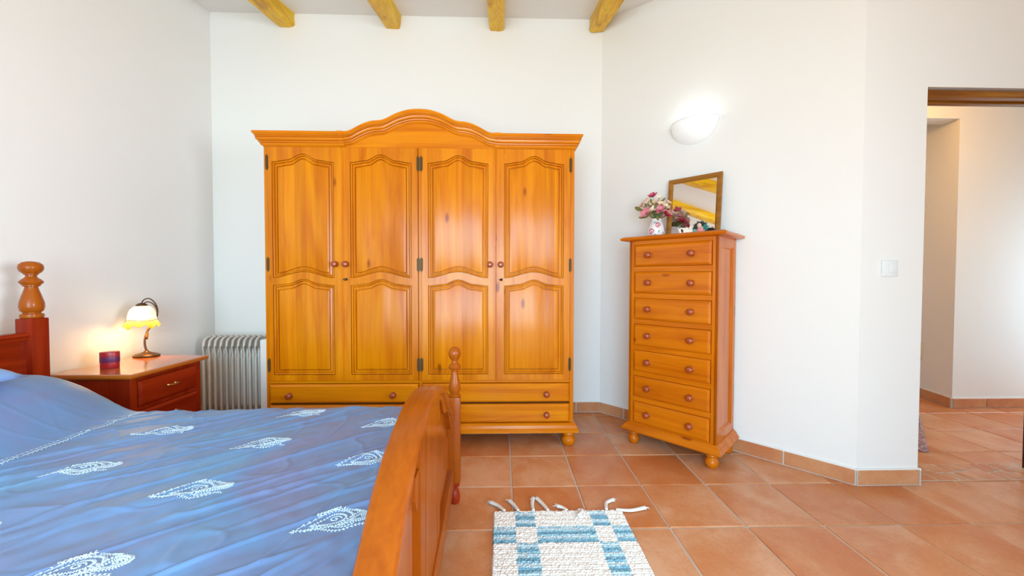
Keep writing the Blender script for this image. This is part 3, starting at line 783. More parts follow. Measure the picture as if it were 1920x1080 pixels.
for i in range(19):
    a = PI * (-.06 + 1.12 * i / 18); L = .046 + .004 * (i % 3)
    bm = bmesh.new(); d = Vector((math.cos(a), 0, math.sin(a))); sd = Vector((-math.sin(a), 0, math.cos(a)))
    base = Vector((0, .006 + .002 * (i % 2), .040))
    A = [bm.verts.new(base + d * r + sd * w + Vector((0, y, 0))) for r, w, y in ((.016, -.003, 0), (.034, -.006, -.002), (L, 0, 0), (.034, .006, -.002), (.016, .003, 0))]
    B_ = [bm.verts.new(v.co + Vector((0, .003, 0))) for v in A]
    n = 5
    for k in range(n): bm.faces.new((A[k], A[(k + 1) % n], B_[(k + 1) % n], B_[k]))
    bm.faces.new(A); bm.faces.new(B_[::-1])
    finish(bm, 'fan_blade', fan_t if i < 5 else fan_d, fg)
for (x, z) in ((-.030, .030), (-.036, .020), (-.026, .018)):
    bm = bmesh.new(); bmesh.ops.create_icosphere(bm, subdivisions=2, radius=.011, matrix=Matrix.Translation((x, -.003, z)) @ Matrix.Diagonal((1, .5, .9, 1)))
    finish(bm, 'mint_leaf', fan_g, fg, smooth=True)
bm = bmesh.new(); lathe(bm, [(.034, 0), (.036, .002), (.034, .005), (.02, .006)], 20, sy=.55)
finish(bm, 'foot', mat('ornament_white', (.7, .72, .72), .5), fg, smooth=True)

# ------------------------------------------------------------------ wall lamp (half bowl) on the diagonal wall
ang_w = math.atan2(du.y, du.x)
wl_loc = Vector((AX + du.x * .700, AY + du.y * .700, 1.945))
wl = thing('wall_lamp', 'white half-bowl uplight glowing on the diagonal wall above the chest', 'wall lamp', wl_loc, ang_w)
# local x along wall, -y into the room
bm = bmesh.new(); RW, RD, RH = .145, .115, .140
rows = []
for j in range(13):
    ph = (PI / 2) * j / 12
    row = []
    for i in range(25):
        th_ = PI * i / 24
        r = math.cos(PI / 2 - ph)
        row.append(bm.verts.new((-RW * math.cos(th_) * r, -RD * math.sin(th_) * r - .0015, RH * (1 - math.sin(PI / 2 - ph)))))
    rows.append(row)
for a, b in zip(rows, rows[1:]):
    for i in range(24):
        try: bm.faces.new((a[i], a[i + 1], b[i + 1], b[i]))
        except ValueError: pass
bmesh.ops.remove_doubles(bm, verts=bm.verts, dist=1e-5)
shade_m = mat('lit_white_shade', (.92, .94, .94), .35, emis=(.90, 1.0, .97), estr=.13)
o = finish(bm, 'shade', shade_m, wl, smooth=True)
sm = o.modifiers.new('thick', 'SOLIDIFY'); sm.thickness = .004; sm.offset = 1
bm = bmesh.new(); box(bm, -.05, .05, -.012, -.001, .03, .13, .003); finish(bm, 'wall_plate', white_m, wl)
bm = bmesh.new(); bmesh.ops.create_uvsphere(bm, u_segments=16, v_segments=10, radius=.026, matrix=Matrix.Translation((0, -.058, .105)))
finish(bm, 'bulb', mat('lit_bulb', (1, 1, 1), .4, emis=(.92, 1.0, .98), estr=2), wl, smooth=True)
p_ = Vector((0, -.062, .150)); pw = Matrix.Translation(wl_loc) @ Matrix.Rotation(ang_w, 4, 'Z') @ p_
point('wall_lamp_light', pw, .34, (.88, 1.0, .97), .03)

# ------------------------------------------------------------------ switch and sockets
sw = thing('light_switch', 'square white rocker light switch on the wall beside the doorway', 'light switch', (1.965, BY, 1.114))
boxo('plate', (-.041, .041, -.010, -.0003, -.041, .041), white_m, sw, bev=.004)
boxo('rocker', (-.012, .034, -.0135, -.0102, -.022, .022), white_m, sw, bev=.0015)
so = thing('wall_socket', 'cream rectangular wall plate low in the hall recess', 'socket', (HX + hv.x * .34 - hv.y * .0, HY + hv.y * .34, .415), math.atan2(hv.y, hv.x))
boxo('plate', (-.045, .045, .0004, .010, -.08, .08), cream_m, so, bev=.003)
bm = bmesh.new()
for z in (-.065, .065): lathe(bm, [(.004, .009), (.004, .0112), (.001, .0116)], 10, (0, 0, 0)); 
bm.free()
for z in (-.066, .066): boxo('screw', (-.003, .003, .0101, .0115, z - .003, z + .003), hinge_m, so)
# hall light (above the door head, hidden from the room)
hl = thing('hall_ceiling_lamp', 'warm globe lamp under the hall ceiling', 'ceiling lamp', (2.95, 2.55, 2.62))
bm = bmesh.new(); bmesh.ops.create_uvsphere(bm, u_segments=20, v_segments=12, radius=.085, matrix=Matrix.Translation((0, 0, -.10)))
finish(bm, 'globe', mat('lit_warm_globe', (1, .9, .7), .4, emis=(1, .62, .22), estr=3), hl, smooth=True)
bm = bmesh.new(); lathe(bm, [(.05, -.025), (.055, -.01), (.055, -.0005)], 20); finish(bm, 'canopy', brass_m, hl, smooth=True)
point('hall_lamp_light', (2.95, 2.55, 2.40), 17, (1.0, .54, .16), .08)

# hall rug: pink-grey shaggy, turned 45 degrees
hr = bmesh.new(); rr_ = random.Random(5)
e0 = Vector((2.602, 2.225, 0)); eu = Vector((.72, .69, 0)).normalized(); ev = Vector((-eu.y, eu.x, 0))
nu, nv = 90, 40
LU, LV = .95, .45
gv = [[hr.verts.new(e0 + eu * (LU * i / nu) + ev * (LV * j / nv) + Vector((0, 0, .004 if i in (0, nu) or j in (0, nv) else .014 + rr_.uniform(-.006, .006)))) for j in range(nv + 1)] for i in range(nu + 1)]
for i in range(nu):
    for j in range(nv): hr.faces.new((gv[i][j], gv[i + 1][j], gv[i + 1][j + 1], gv[i][j + 1]))
m = mat('speckled_pink_rug', (.5, .3, .3), .95); N, L = nodes_of(m); tc = N.new('ShaderNodeTexCoord'); vo = N.new('ShaderNodeTexVoronoi'); vo.inputs['Scale'].default_value = 70
L.new(tc.outputs['Object'], vo.inputs['Vector']); r = ramp(N, [(0, (.10, .06, .07)), (.45, (.42, .24, .25)), (1, (.62, .46, .44))]); L.new(vo.outputs['Color'], r.inputs[0]); L.new(r.outputs[0], N['Principled BSDF'].inputs['Base Color'])
o = finish(hr, 'hall_rug', m); tag(o, 'speckled pink and grey shaggy rug on the hall floor', 'rug')

# ------------------------------------------------------------------ oil radiator
rad = thing('oil_radiator', 'cream finned oil radiator in the corner beside the wardrobe', 'radiator', (-1.86, 2.82, 0))
bm = bmesh.new()
fo = [(-.078, .10), (-.078, .585), (-.070, .612), (-.050, .628), (-.02, .634), (.02, .634), (.05, .628), (.070, .612), (.078, .585), (.078, .10), (.06, .075), (-.06, .075)]
def fin_mesh():
    bm = bmesh.new()
    A = [bm.verts.new((-.0022, y, z)) for y, z in fo]; B_ = [bm.verts.new((.0022, y, z)) for y, z in fo]
    n = len(fo)
    for i in range(n): bm.faces.new((A[i], A[(i + 1) % n], B_[(i + 1) % n], B_[i]))
    bm.faces.new(A); bm.faces.new(B_[::-1])
    # folded front and rear flanges and the pressed oil channels
    for s in (-1, 1):
        pts = [(0, s * .078, .105)] + [(0, s * .078, z) for z in frange(.12, .575, 6)] + [(0, s * .070, .610), (0, s * .050, .628), (0, s * .018, .634)]
        tube(bm, pts, .0085, 8)
    for yc in (-.045, .0, .045):
        tube(bm, [(0, yc, .14), (0, yc, .16), (0, yc, .535), (0, yc, .555)], [.006, .014, .014, .006], 8)
    bmesh.ops.recalc_face_normals(bm, faces=bm.faces)
    me = bpy.data.meshes.new('fin'); bm.to_mesh(me); bm.free(); me.materials.append(radiator_m)
    for p in me.polygons: p.use_smooth = True
    me.set_sharp_from_angle(angle=math.radians(40))
    return me
FIN = fin_mesh()
for i in range(10): link('fin', FIN, None, rad, (-.258 + .0405 * i, 0, 0))
bm = bmesh.new()
for z in (.16, .52): tube(bm, [(-.265, 0, z), (.12, 0, z)], .020, 12)
finish(bm, 'oil_tube', radiator_m, rad, smooth=True)
boxo('control_box', (.137, .255, -.082, .07, .085, .622), white_m, rad, bev=.012)
for x in (-.20, .18):
    bm = bmesh.new(); box(bm, x - .010, x + .010, -.12, .12, .036, .062, .004); box(bm, x - .003, x + .003, -.012, .012, .058, .11); finish(bm, 'foot_bar', white_m, rad)
for x in (-.20, .18):
    for y in (-.105, .105):
        bm = bmesh.new(); lathe(bm, [(.012, -.008), (.018, -.006), (.018, .006), (.012, .008)], 14, (x, y, .0185), axis='+x'); finish(bm, 'castor', iron_m, rad, smooth=True, angle=40)

# ------------------------------------------------------------------ nightstand
NX0, NX1, NY0, NY1, NZ = -2.125, -1.745, 1.826, 2.300, .600
ns = thing('nightstand', 'reddish cherry wood nightstand with two drawers beside the headboard', 'nightstand', ((NX0 + NX1) / 2, (NY0 + NY1) / 2, 0))
nc = Vector(((NX0 + NX1) / 2, (NY0 + NY1) / 2, 0))
def npart(bm, name, m, parent=ns, **k):
    for v in bm.verts: v.co -= nc
    return finish(bm, name, m, parent, **k)
kz, ky = MATS['cherry_wood_z'], MATS['cherry_wood_y']
bm = bmesh.new()
rect_rings(bm, [(NX0, NX1 - .016, NY0 + .016, NY1 - .016, NZ - .026), (NX0, NX1 - .004, NY0 + .004, NY1 - .004, NZ - .022), (NX0, NX1, NY0, NY1, NZ - .014), (NX0, NX1 - .003, NY0 + .003, NY1 - .003, NZ - .004), (NX0, NX1 - .009, NY0 + .009, NY1 - .009, NZ)])
npart(bm, 'top_board', mat('nightstand_top_glare', (.50, .13, .012), .16, coat=.7))  # lamp glare on the top put into a lighter orange base colour
bm = bmesh.new()
bx0, bx1, by0, by1 = NX0 + .012, NX1 - .030, NY0 + .026, NY1 - .026
box(bm, bx0, bx1 - .02, by0, by0 + .018, .06, NZ - .026); box(bm, bx0, bx1 - .02, by1 - .018, by1, .06, NZ - .026); box(bm, bx0, bx0 + .012, by0, by1, .06, NZ - .026)
box(bm, bx1 - .022, bx1, by0, by0 + .034, .06, NZ - .026, .002, 1); box(bm, bx1 - .022, bx1, by1 - .034, by1, .06, NZ - .026, .002, 1)
for z0, z1 in ((.06, .10), (.258, .276), (.408, .426), (.556, NZ - .026)): box(bm, bx1 - .020, bx1 - .001, by0 + .034, by1 - .034, z0, z1)
npart(bm, 'carcass', kz)
bm = bmesh.new(); box(bm, bx1 - .024, bx1 - .020, by0 + .02, by1 - .02, .08, NZ - .03); npart(bm, 'gap_shade_sheet', gap_m)  # dark sheet added as painted shade behind the nightstand drawers
for z0, z1 in ((.428, .554), (.278, .406), (.102, .256)):
    bm = bmesh.new()
    y0, y1 = by0 + .036, by1 - .036
    rr2 = [(y0, y1, z0, z1, bx1 - .018), (y0, y1, z0, z1, bx1 + .003), (y0 + .012, y1 - .012, z0 + .012, z1 - .012, bx1 + .012)]
    R = [[bm.verts.new((x, y, z)) for y, z in ((a, c), (b, c), (b, d), (a, d))] for a, b, c, d, x in rr2]
    for p, q in zip(R, R[1:]):
        for i in range(4): bm.faces.new((p[i], p[(i + 1) % 4], q[(i + 1) % 4], q[i]))
    bm.faces.new(R[0][::-1]); bm.faces.new(R[-1])
    dd_ = npart(bm, 'drawer', ky)
    ym, zm = (y0 + y1) / 2, (z0 + z1) / 2 + .004
    bm = bmesh.new()
    for s in (-1, 1):
        lathe(bm, [(.007, 0), (.007, .003), (.004, .005), (.003, .014)], 12, (bx1 + .012, ym + s * .022, zm), axis='+x')
    tube(bm, spline([(bx1 + .024, ym - .036, zm - .002), (bx1 + .028, ym - .022, zm + .001), (bx1 + .031, ym, zm - .003), (bx1 + .028, ym + .022, zm + .001), (bx1 + .024, ym + .036, zm - .002)], 4), [.002] * 4 + [.005] * 9 + [.002] * 4, 8)
    npart(bm, 'bow_handle', brass_m, dd_, smooth=True)
bm = bmesh.new(); rect_rings(bm, [(bx0, bx1 + .012, by0 - .012, by1 + .012, 0), (bx0, bx1 + .012, by0 - .012, by1 + .012, .045), (bx0, bx1, by0, by1, .062)]); npart(bm, 'plinth', ky)

# red oval box
rbx = thing('trinket_box', 'small red oval box with a purple band on the nightstand', 'box', (-1.992, 1.975, NZ + .0005), math.radians(20))
red_m = mat('red_lacquer', (.42, .018, .022), .35); N, L = nodes_of(red_m)
RB = .72
bm = bmesh.new(); lathe(bm, [(.050 * RB, 0), (.052 * RB, .002), (.052 * RB, .046), (.050 * RB, .048)], 32, sy=.72); finish(bm, 'box_body', red_m, rbx, smooth=True, angle=40)
bm = bmesh.new(); lathe(bm, [(.0525 * RB, .030), (.0535 * RB, .032), (.0535 * RB, .058), (.0525 * RB, .060)], 32, sy=.72); finish(bm, 'band', mat('purple_band', (.14, .02, .09), .4), rbx, smooth=True, angle=40)
bm = bmesh.new(); lathe(bm, [(.0525 * RB, .050), (.0535 * RB, .0605), (.0535 * RB, .080), (.051 * RB, .0825), (.03 * RB, .084), (.001, .084)], 32, sy=.72); finish(bm, 'lid', red_m, rbx, smooth=True, angle=40)

# bedside lamp
LBX, LBY = -2.076, 2.266
lamp = thing('bedside_lamp', 'lit bedside lamp with ruffled amber glass shade on a bronze twisted stem', 'lamp', (LBX, LBY, NZ + .0005))
bm = bmesh.new(); lathe(bm, [(.058, 0), (.062, .003), (.062, .007), (.050, .014), (.030, .021), (.014, .027), (.008, .034), (.006, .040)], 32, sx=1.08, sy=.85); finish(bm, 'base', bronze_m, lamp, smooth=True, angle=60)
SX, SY_ = .026, -.045     # shade centre offset from the base (local)
bm = bmesh.new()
c1 = spline([(0, 0, .03), (-.014, .004, .07), (-.010, .004, .11), (.010, .0, .15), (.045, -.002, .19), (.070, -.006, .24), (.078, -.014, .285), (.070, -.026, .322), (.050, -.036, .340), (SX + .004, SY_, .330), (SX - .008, SY_, .308)], 6)
c2 = spline([(.002, 0, .03), (-.004, -.004, .07), (-.002, -.004, .11), (.004, .004, .15), (.030, .002, .185), (.066, -.004, .235), (.074, -.012, .275), (.066, -.024, .306), (.050, -.034, .320), (SX + .012, SY_, .316), (SX + .002, SY_, .302)], 6)
tube(bm, c1, [.0048 - .0018 * i / len(c1) for i in range(len(c1))], 8); tube(bm, c2, [.0046 - .0018 * i / len(c2) for i in range(len(c2))], 8)
finish(bm, 'stem', bronze_m, lamp, smooth=True)
bm = bmesh.new()
petal(bm, Vector((.004, 0, .10)), Vector((.35, -.1, .93)).normalized(), Vector((.9, 0, -.3)).normalized(), Vector((0, -1, 0)), .055, .009, .006)
o = finish(bm, 'bronze_leaf', brass_m, lamp, smooth=True); o.modifiers.new('t', 'SOLIDIFY').thickness = .0015
bm = bmesh.new(); lathe(bm, [(.004, .316), (.014, .313), (.022, .307), (.028, .300), (.022, .297), (.004, .304)], 24, (SX - .006, SY_, 0)); finish(bm, 'cap', bronze_m, lamp, smooth=True)
# shade: bell with ruffled rim
sprof = spline([(.020, .300), (.036, .293), (.050, .277), (.058, .255), (.062, .232), (.0645, .216), (.073, .203), (.079, .196)], 4)
bm = bmesh.new(); ns_ = 96; rows = []
for (r, h) in sprof:
    fz = max(0.0, (.222 - h) / .026); fz = min(1, fz)
    row = []
    for i in range(ns_):
        t = 2 * PI * i / ns_
        wv = math.sin(9 * t) * .5 + math.sin(4 * t + 1) * .4
        rr3 = r * (1 + .05 * fz * wv); row.append(bm.verts.new((SX - .006 + rr3 * math.cos(t), SY_ + rr3 * math.sin(t), h + fz * (.009 * math.sin(9 * t + .8) + .006 * math.sin(5 * t)) - fz * .010)))
    rows.append(row)
for a, b in zip(rows, rows[1:]):
    for i in range(ns_): bm.faces.new((a[i], a[(i + 1) % ns_], b[(i + 1) % ns_], b[i]))
gl = mat('lit_amber_glass', (.95, .80, .42), .35, emis=(1.0, .74, .26), estr=.85); N, L = nodes_of(gl); b = N['Principled BSDF']
tc = N.new('ShaderNodeTexCoord'); sx_ = N.new('ShaderNodeSeparateXYZ'); L.new(tc.outputs['Object'], sx_.inputs[0])
mr = N.new('ShaderNodeMapRange'); mr.inputs[1].default_value = .180; mr.inputs[2].default_value = .232; L.new(sx_.outputs[2], mr.inputs[0])
rp = ramp(N, [(0, (.90, .40, .01)), (.55, (1.0, .66, .10)), (1, (1.0, .84, .48))]); L.new(mr.outputs[0], rp.inputs[0]); L.new(rp.outputs[0], b.inputs['Base Color']); L.new(rp.outputs[0], b.inputs['Emission Color'])
b.inputs['Transmission Weight'].default_value = 0.0
o = finish(bm, 'shade', gl, lamp, smooth=True); sm = o.modifiers.new('thick', 'SOLIDIFY'); sm.thickness = .003
bm = bmesh.new()
tube(bm, [(SX - .006 + .0665 * math.cos(t), SY_ + .0665 * math.sin(t), .2175 + .003 * math.sin(3 * t)) for t in frange(0, 2 * PI, 48)], .0012, 6); finish(bm, 'shade_line', bronze_m, lamp, smooth=True)
bm = bmesh.new(); bmesh.ops.create_uvsphere(bm, u_segments=16, v_segments=10, radius=.02, matrix=Matrix.Translation((SX - .006, SY_, .232)))
finish(bm, 'bulb', mat('lit_warm_bulb', (1, .9, .7), .4, emis=(1, .80, .42), estr=10), lamp, smooth=True)
point('bedside_lamp_light', (LBX + SX - .006, LBY + SY_, NZ + .190), 1.5, (1.0, .66, .28), .03)
bm = bmesh.new(); tube(bm, spline([(LBX - .04, LBY + .03, NZ + .006), (LBX - .035, LBY + .06, NZ + .012), (LBX - .06, LBY + .05, NZ + .004), (NX0 - .004, LBY + .03, NZ + .0), (NX0 - .03, LBY + .02, .45), (NX0 - .05, LBY + .02, .012)], 6), .0022, 6)
for v in bm.verts: v.co -= Vector((LBX, LBY, NZ + .0005))
finish(bm, 'cord', cream_m, lamp, smooth=True)

# ------------------------------------------------------------------ bed
FX0, FX1 = -.292, -.218        # footboard cap depth range
BYN, BYF = .365, 1.765         # post centres
BC = (BYN + BYF) / 2
HO = .058                      # the head end stands a little nearer than its written coordinates
# the bed stands slightly askew: everything on it is written square and turned about the far foot post
BTH = math.radians(2.15)
BROT = Matrix.Translation((-.222, 1.780, 0)) @ Matrix.Rotation(BTH, 4, 'Z') @ Matrix.Translation((.220, -1.765, 0))
BINV = BROT.inverted()
BLOC = BROT @ Vector((0, 0, 0))
bo = Vector((-1.16, BC, 0))
bed = thing('bed_frame', 'wooden double bed with turned posts and arched footboard', 'bed', BROT @ bo, BTH)
def bpart(bm, name, m, parent=bed, **k):
    for v in bm.verts: v.co -= bo
    return finish(bm, name, m, parent, **k)
bz, by_, bx_ = MATS['bed_wood_z'], MATS['bed_wood_y'], MATS['bed_wood_x']
ATAB = [(0, .725), (.06, .723), (.12, .714), (.19, .700), (.26, .680), (.32, .654), (.375, .622), (.43, .582), (.48, .545), (.54, .510), (.60, .480), (.65, .460), (.675, .452)]
ai = interp([(p[0], p[1]) for p in spline(ATAB, 5)])
def footz(y): return ai(abs(y - BC))
ys = frange(BC - .672, BC + .672, 110)
# cap rail with rounded edges
bm = bmesh.new()
cap = [(FX0, -.030), (FX0, -.010), (FX0 + .003, -.004), (FX0 + .010, 0), (FX1 - .014, 0), (FX1 - .005, -.004), (FX1, -.012), (FX1, -.024), (FX1 - .006, -.030)]
cols = []
for i, y in enumerate(ys):
    dzdy = (footz(y + .004) - footz(y - .004)) / .008; L_ = math.sqrt(1 + dzdy * dzdy); ny, nz = -dzdy / L_, 1 / L_
    cols.append([bm.verts.new((x, y + ny * h, footz(y) + nz * h)) for x, h in cap])
n = len(cap)
for a, b in zip(cols, cols[1:]):
    for i in range(n): bm.faces.new((a[i], a[(i + 1) % n], b[(i + 1) % n], b[i]))
bm.faces.new(cols[0][::-1]); bm.faces.new(cols[-1])
bpart(bm, 'footboard_cap', by_, smooth=True, angle=30)
mapx = lambda t, d, h: (d, t, h)
bm = bmesh.new(); slab(bm, ys, lambda y: .13, lambda y: footz(y) - .022, -.272, -.244, mapx); bpart(bm, 'footboard_panel', bz)
for y0, y1 in ((BC - .178, BC - .116), (BC - .106, BC + .106), (BC + .116, BC + .178)):
    bm = bmesh.new(); slab(bm, frange(y0, y1, 16), lambda y: .20, lambda y: footz(y) - .030, -.2445, -.224, mapx); bpart(bm, 'footboard_stile', bz)
for s in (-1, 1):
    bm = bmesh.new(); y0, y1 = sorted((BC + s * .600, BC + s * .670)); slab(bm, frange(y0, y1, 8), lambda y: .20, lambda y: footz(y) - .028, -.2445, -.224, mapx); bpart(bm, 'footboard_stile', bz)
    # moulded rim following the arch over each recessed panel, with an ogee bracket
    bm = bmesh.new(); y0, y1 = sorted((BC + s * .178, BC + s * .600))
    slab(bm, frange(y0, y1, 24), lambda y: footz(y) - .070 - .022 * math.sin(abs(y - BC) * 24), lambda y: footz(y) - .029, -.2445, -.226, mapx); bpart(bm, 'carved_rim', by_)
    bm = bmesh.new()
    yb = BC + s * .205
    slab(bm, frange(yb - .022, yb + .022, 16), lambda y: .515 + 1.6 * abs(y - yb), lambda y: .605, -.2445, -.228, mapx); bpart(bm, 'carved_drop', bz)
    # raised field
    bm = bmesh.new(); y0, y1 = sorted((BC + s * .225, BC + s * .565))
    slab(bm, frange(y0, y1, 14), lambda y: .24, lambda y: footz(y) - .135, -.2445, -.236, mapx); bpart(bm, 'raised_field', bz)
    # scroll where the cap meets the post
    bm = bmesh.new(); yc = BC + s * .652
    lathe(bm, [(.010, 0), (.020, .003), (.022, .012), (.022, .062), (.020, .071), (.010, .074)], 18, (FX0, yc, .430), axis='+x'); bpart(bm, 'scroll', bz, smooth=True, angle=40)
bm = bmesh.new(); box(bm, -.268, -.218, BYN + .02, BYF - .02, .105, .205, .006); bpart(bm, 'footboard_rail', by_, smooth=True, angle=40)
fp = [(.020, 0), (.023, .006), (.025, .03), (.021, .055), (.014, .068), (.014, .074), (.022, .080), (.024, .092), (.022, .104)]
ft = [(.024, .504), (.026, .507), (.026, .513), (.018, .518), (.021, .523), (.0265, .535), (.0275, .550), (.024, .575), (.018, .602), (.0145, .622), (.0145, .626), (.020, .629), (.020, .632), (.0275, .640), (.0285, .646), (.025, .653), (.017, .662), (.0135, .668), (.0135, .674), (.018, .677), (.018, .680), (.0245, .689), (.0285, .703), (.0285, .711), (.025, .724), (.016, .735), (.001, .738)]
for y in (BYN, BYF):
    bm = bmesh.new(); box(bm, -.2475, -.1925, y - .0275, y + .0275, .104, .505, .004); po = bpart(bm, 'foot_post', bz, smooth=True, angle=40)
    bm = bmesh.new(); lathe(bm, ft, 24, (-.22, y, 0)); bpart(bm, 'turned_finial', bz, po, smooth=True, angle=35)
    bm = bmesh.new(); lathe(bm, fp, 20, (-.22, y, 0)); bpart(bm, 'turned_foot', MATS['cherry_wood_z'], po, smooth=True, angle=35)
# head end
hp = [(.028, .880), (.034, .884), (.036, .892), (.034, .900), (.026, .903), (.026, .906), (.034, .914), (.0375, .930), (.0365, .948), (.030, .975), (.023, 1.000), (.0195, 1.014), (.0195, 1.018), (.026, 1.021), (.026, 1.025), (.035, 1.035), (.036, 1.040), (.030, 1.048), (.021, 1.056), (.0165, 1.062), (.0165, 1.068), (.022, 1.071), (.022, 1.074), (.031, 1.082), (.0365, 1.094), (.0375, 1.102), (.035, 1.114), (.025, 1.124), (.012, 1.128), (.001, 1.129)]
for y in (BYN + .007, BYF - .007):
    bm = bmesh.new(); box(bm, -2.135 + HO, -2.068 + HO, y - .0335, y + .0335, 0, .882, .005); po = bpart(bm, 'head_post', MATS['cherry_wood_z'], smooth=True, angle=40)
    bm = bmesh.new(); lathe(bm, hp, 28, (-2.1015 + HO, y, 0)); bpart(bm, 'turned_finial', bz, po, smooth=True, angle=35)
hz_ = lambda y: .823 + .22 * (0.5 + 0.5 * math.cos(PI * min(1, abs(y - BC) / .50)))
ysh = frange(BYN + .034, BYF - .038, 60)
bm = bmesh.new(); slab(bm, ysh, lambda y: .25, lambda y: hz_(y) - .03, -2.118 + HO, -2.092 + HO, mapx); bpart(bm, 'headboard_panel', MATS['cherry_wood_y'])
bm = bmesh.new()
cap2 = [(-2.128, -.034), (-2.128, -.006), (-2.122, 0), (-2.086, 0), (-2.078, -.005), (-2.076, -.014), (-2.082, -.020), (-2.084, -.034)]
cols = [[bm.verts.new((x + HO, y, hz_(y) + h)) for x, h in cap2] for y in ysh]
n = len(cap2)
for a, b in zip(cols, cols[1:]):
    for i in range(n): bm.faces.new((a[i], a[(i + 1) % n], b[(i + 1) % n], b[i]))
bm.faces.new(cols[0][::-1]); bm.faces.new(cols[-1])
bpart(bm, 'headboard_cap', MATS['cherry_wood_y'], smooth=True, angle=30)
for s in (BYN, BYF - .024):
    bm = bmesh.new(); box(bm, -2.066 + HO, -.249, s, s + .024, .20, .33, .003); bpart(bm, 'side_rail', bx_)
bm = bmesh.new()
for i in range(14):
    x = -2.00 + i * .130; box(bm, x, x + .07, BYN + .026, BYF - .026, .262, .278)
bpart(bm, 'slat', bx_)
o = boxo('mattress', (-2.012, -.300, .400, 1.715, .279, .455), mat('mattress_ticking', (.7, .7, .72), .9), bev=.03, seg=3)
o.location = BLOC; o.rotation_euler = (0, 0, BTH)
tag(o, 'mattress on the wooden bed hidden under the blue bedspread', 'mattress')

# ------------------------------------------------------------------ bedspread
def bump(x, y):
    px_ = (1 - sstep(-1.80, -1.53, x)) * (1 - .35 * (1 - sstep(-2.02, -1.93, x)))
    py = (1 - abs((y - 1.065) / .68) ** 5.0); py = max(0.0, py)
    return .222 * px_ * py ** .8
def wrinkle(x, y):
    # diagonal pulls running from the far foot corner to the near side, and fine puckers
    t = x * .62 - y * .78; s = x * .78 + y * .62
    w = noise.noise(Vector((t * 8, s * 1.2, 1.3))) * .006 + noise.noise(Vector((t * 20, s * 2.4, 4.1))) * .0045
    r = abs(noise.noise(Vector((t * 13, s * 1.6, 9.1)))); w += .007 * max(0.0, .10 - r) / .10
    r = abs(noise.noise(Vector((t * 6 + 2, s * 5.0, 3.1)))); w += .003 * max(0.0, .07 - r) / .07
    w += noise.noise(Vector((x * 5, y * 15, 7.7))) * .005 * (1 - sstep(-1.2, -.4, x))
    w += noise.noise(Vector((x * 26, y * 26, 2.2))) * .0022
    w *= .8
    a = sstep(-1.58, -1.48, x)
    return w * (.35 + .65 * a)
SX0, SX1, SY0, SY1 = -2.018, -.298, .395, 1.712
def top_z(x, y):
    z = .492 + bump(x, y) + wrinkle(x, y)
    e = min(1.0, max(0.0, (SY1 - y) / .05)); z -= .030 * (1 - e) ** 2
    e = min(1.0, max(0.0, (y - SY0) / .05)); z -= .030 * (1 - e) ** 2
    e = min(1.0, max(0.0, (SX1 - x) / .03)); z -= .02 * (1 - e) ** 2
    return z
bm = bmesh.new()
nx_, ny_ = 340, 260
grid = []
for i in range(nx_ + 1):
    x = SX0 + (SX1 - SX0) * i / nx_
    col = []
    # near drop
    for k in range(8, 0, -1):
        col.append(bm.verts.new((x, SY0 - .006 - .012 * math.sin(k * .4) + .006 * math.sin(x * 21) * k / 8, top_z(x, SY0) - .30 * (k / 8) + .0)))
    for j in range(ny_ + 1):
        y = SY0 + (SY1 - SY0) * j / ny_; col.append(bm.verts.new((x, y, top_z(x, y))))
    for k in range(1, 9):
        col.append(bm.verts.new((x, SY1 + .006 + .003 * math.sin(k * .4) + .003 * math.sin(x * 19) * k / 8, top_z(x, SY1) - .16 * (k / 8))))
    grid.append(col)
for a, b in zip(grid, grid[1:]):
    for j in range(len(a) - 1): bm.faces.new((a[j], a[j + 1], b[j + 1], b[j]))
spread_m = mat('blue_silk', (.20, .34, .72), .45, sheen=.08); N, L = nodes_of(spread_m); b = N['Principled BSDF']
mp, oi = coords(N, L, (1, 1, 1), 0.0)
n1 = N.new('ShaderNodeTexNoise'); n1.inputs['Scale'].default_value = 3.2; n1.inputs['Detail'].default_value = 5; n1.inputs['Distortion'].default_value = .8; L.new(mp.outputs[0], n1.inputs['Vector'])
r1 = ramp(N, [(.33, (.185, .235, .44)), (.52, (.145, .27, .51)), (.70, (.15, .325, .56))]); L.new(n1.outputs['Fac'], r1.inputs[0]); L.new(r1.outputs[0], b.inputs['Base Color'])
mp2, _ = coords(N, L, (160, 500, 160), 0.0); n2 = N.new('ShaderNodeTexNoise'); n2.inputs['Scale'].default_value = 1.0; L.new(mp2.outputs[0], n2.inputs['Vector'])
bp = N.new('ShaderNodeBump'); bp.inputs['Strength'].default_value = .10; bp.inputs['Distance'].default_value = .001; L.new(n2.outputs['Fac'], bp.inputs['Height']); L.new(bp.outputs[0], b.inputs['Normal'])
spread = finish(bm, 'bedspread', spread_m, None, BLOC, (0, 0, BTH), smooth=True)
tag(spread, 'blue silk bedspread embroidered with white paisley motifs on the bed', 'bedspread')
o_ = spread.modifiers.new('thick', 'SOLIDIFY'); o_.thickness = .004; o_.offset = -1

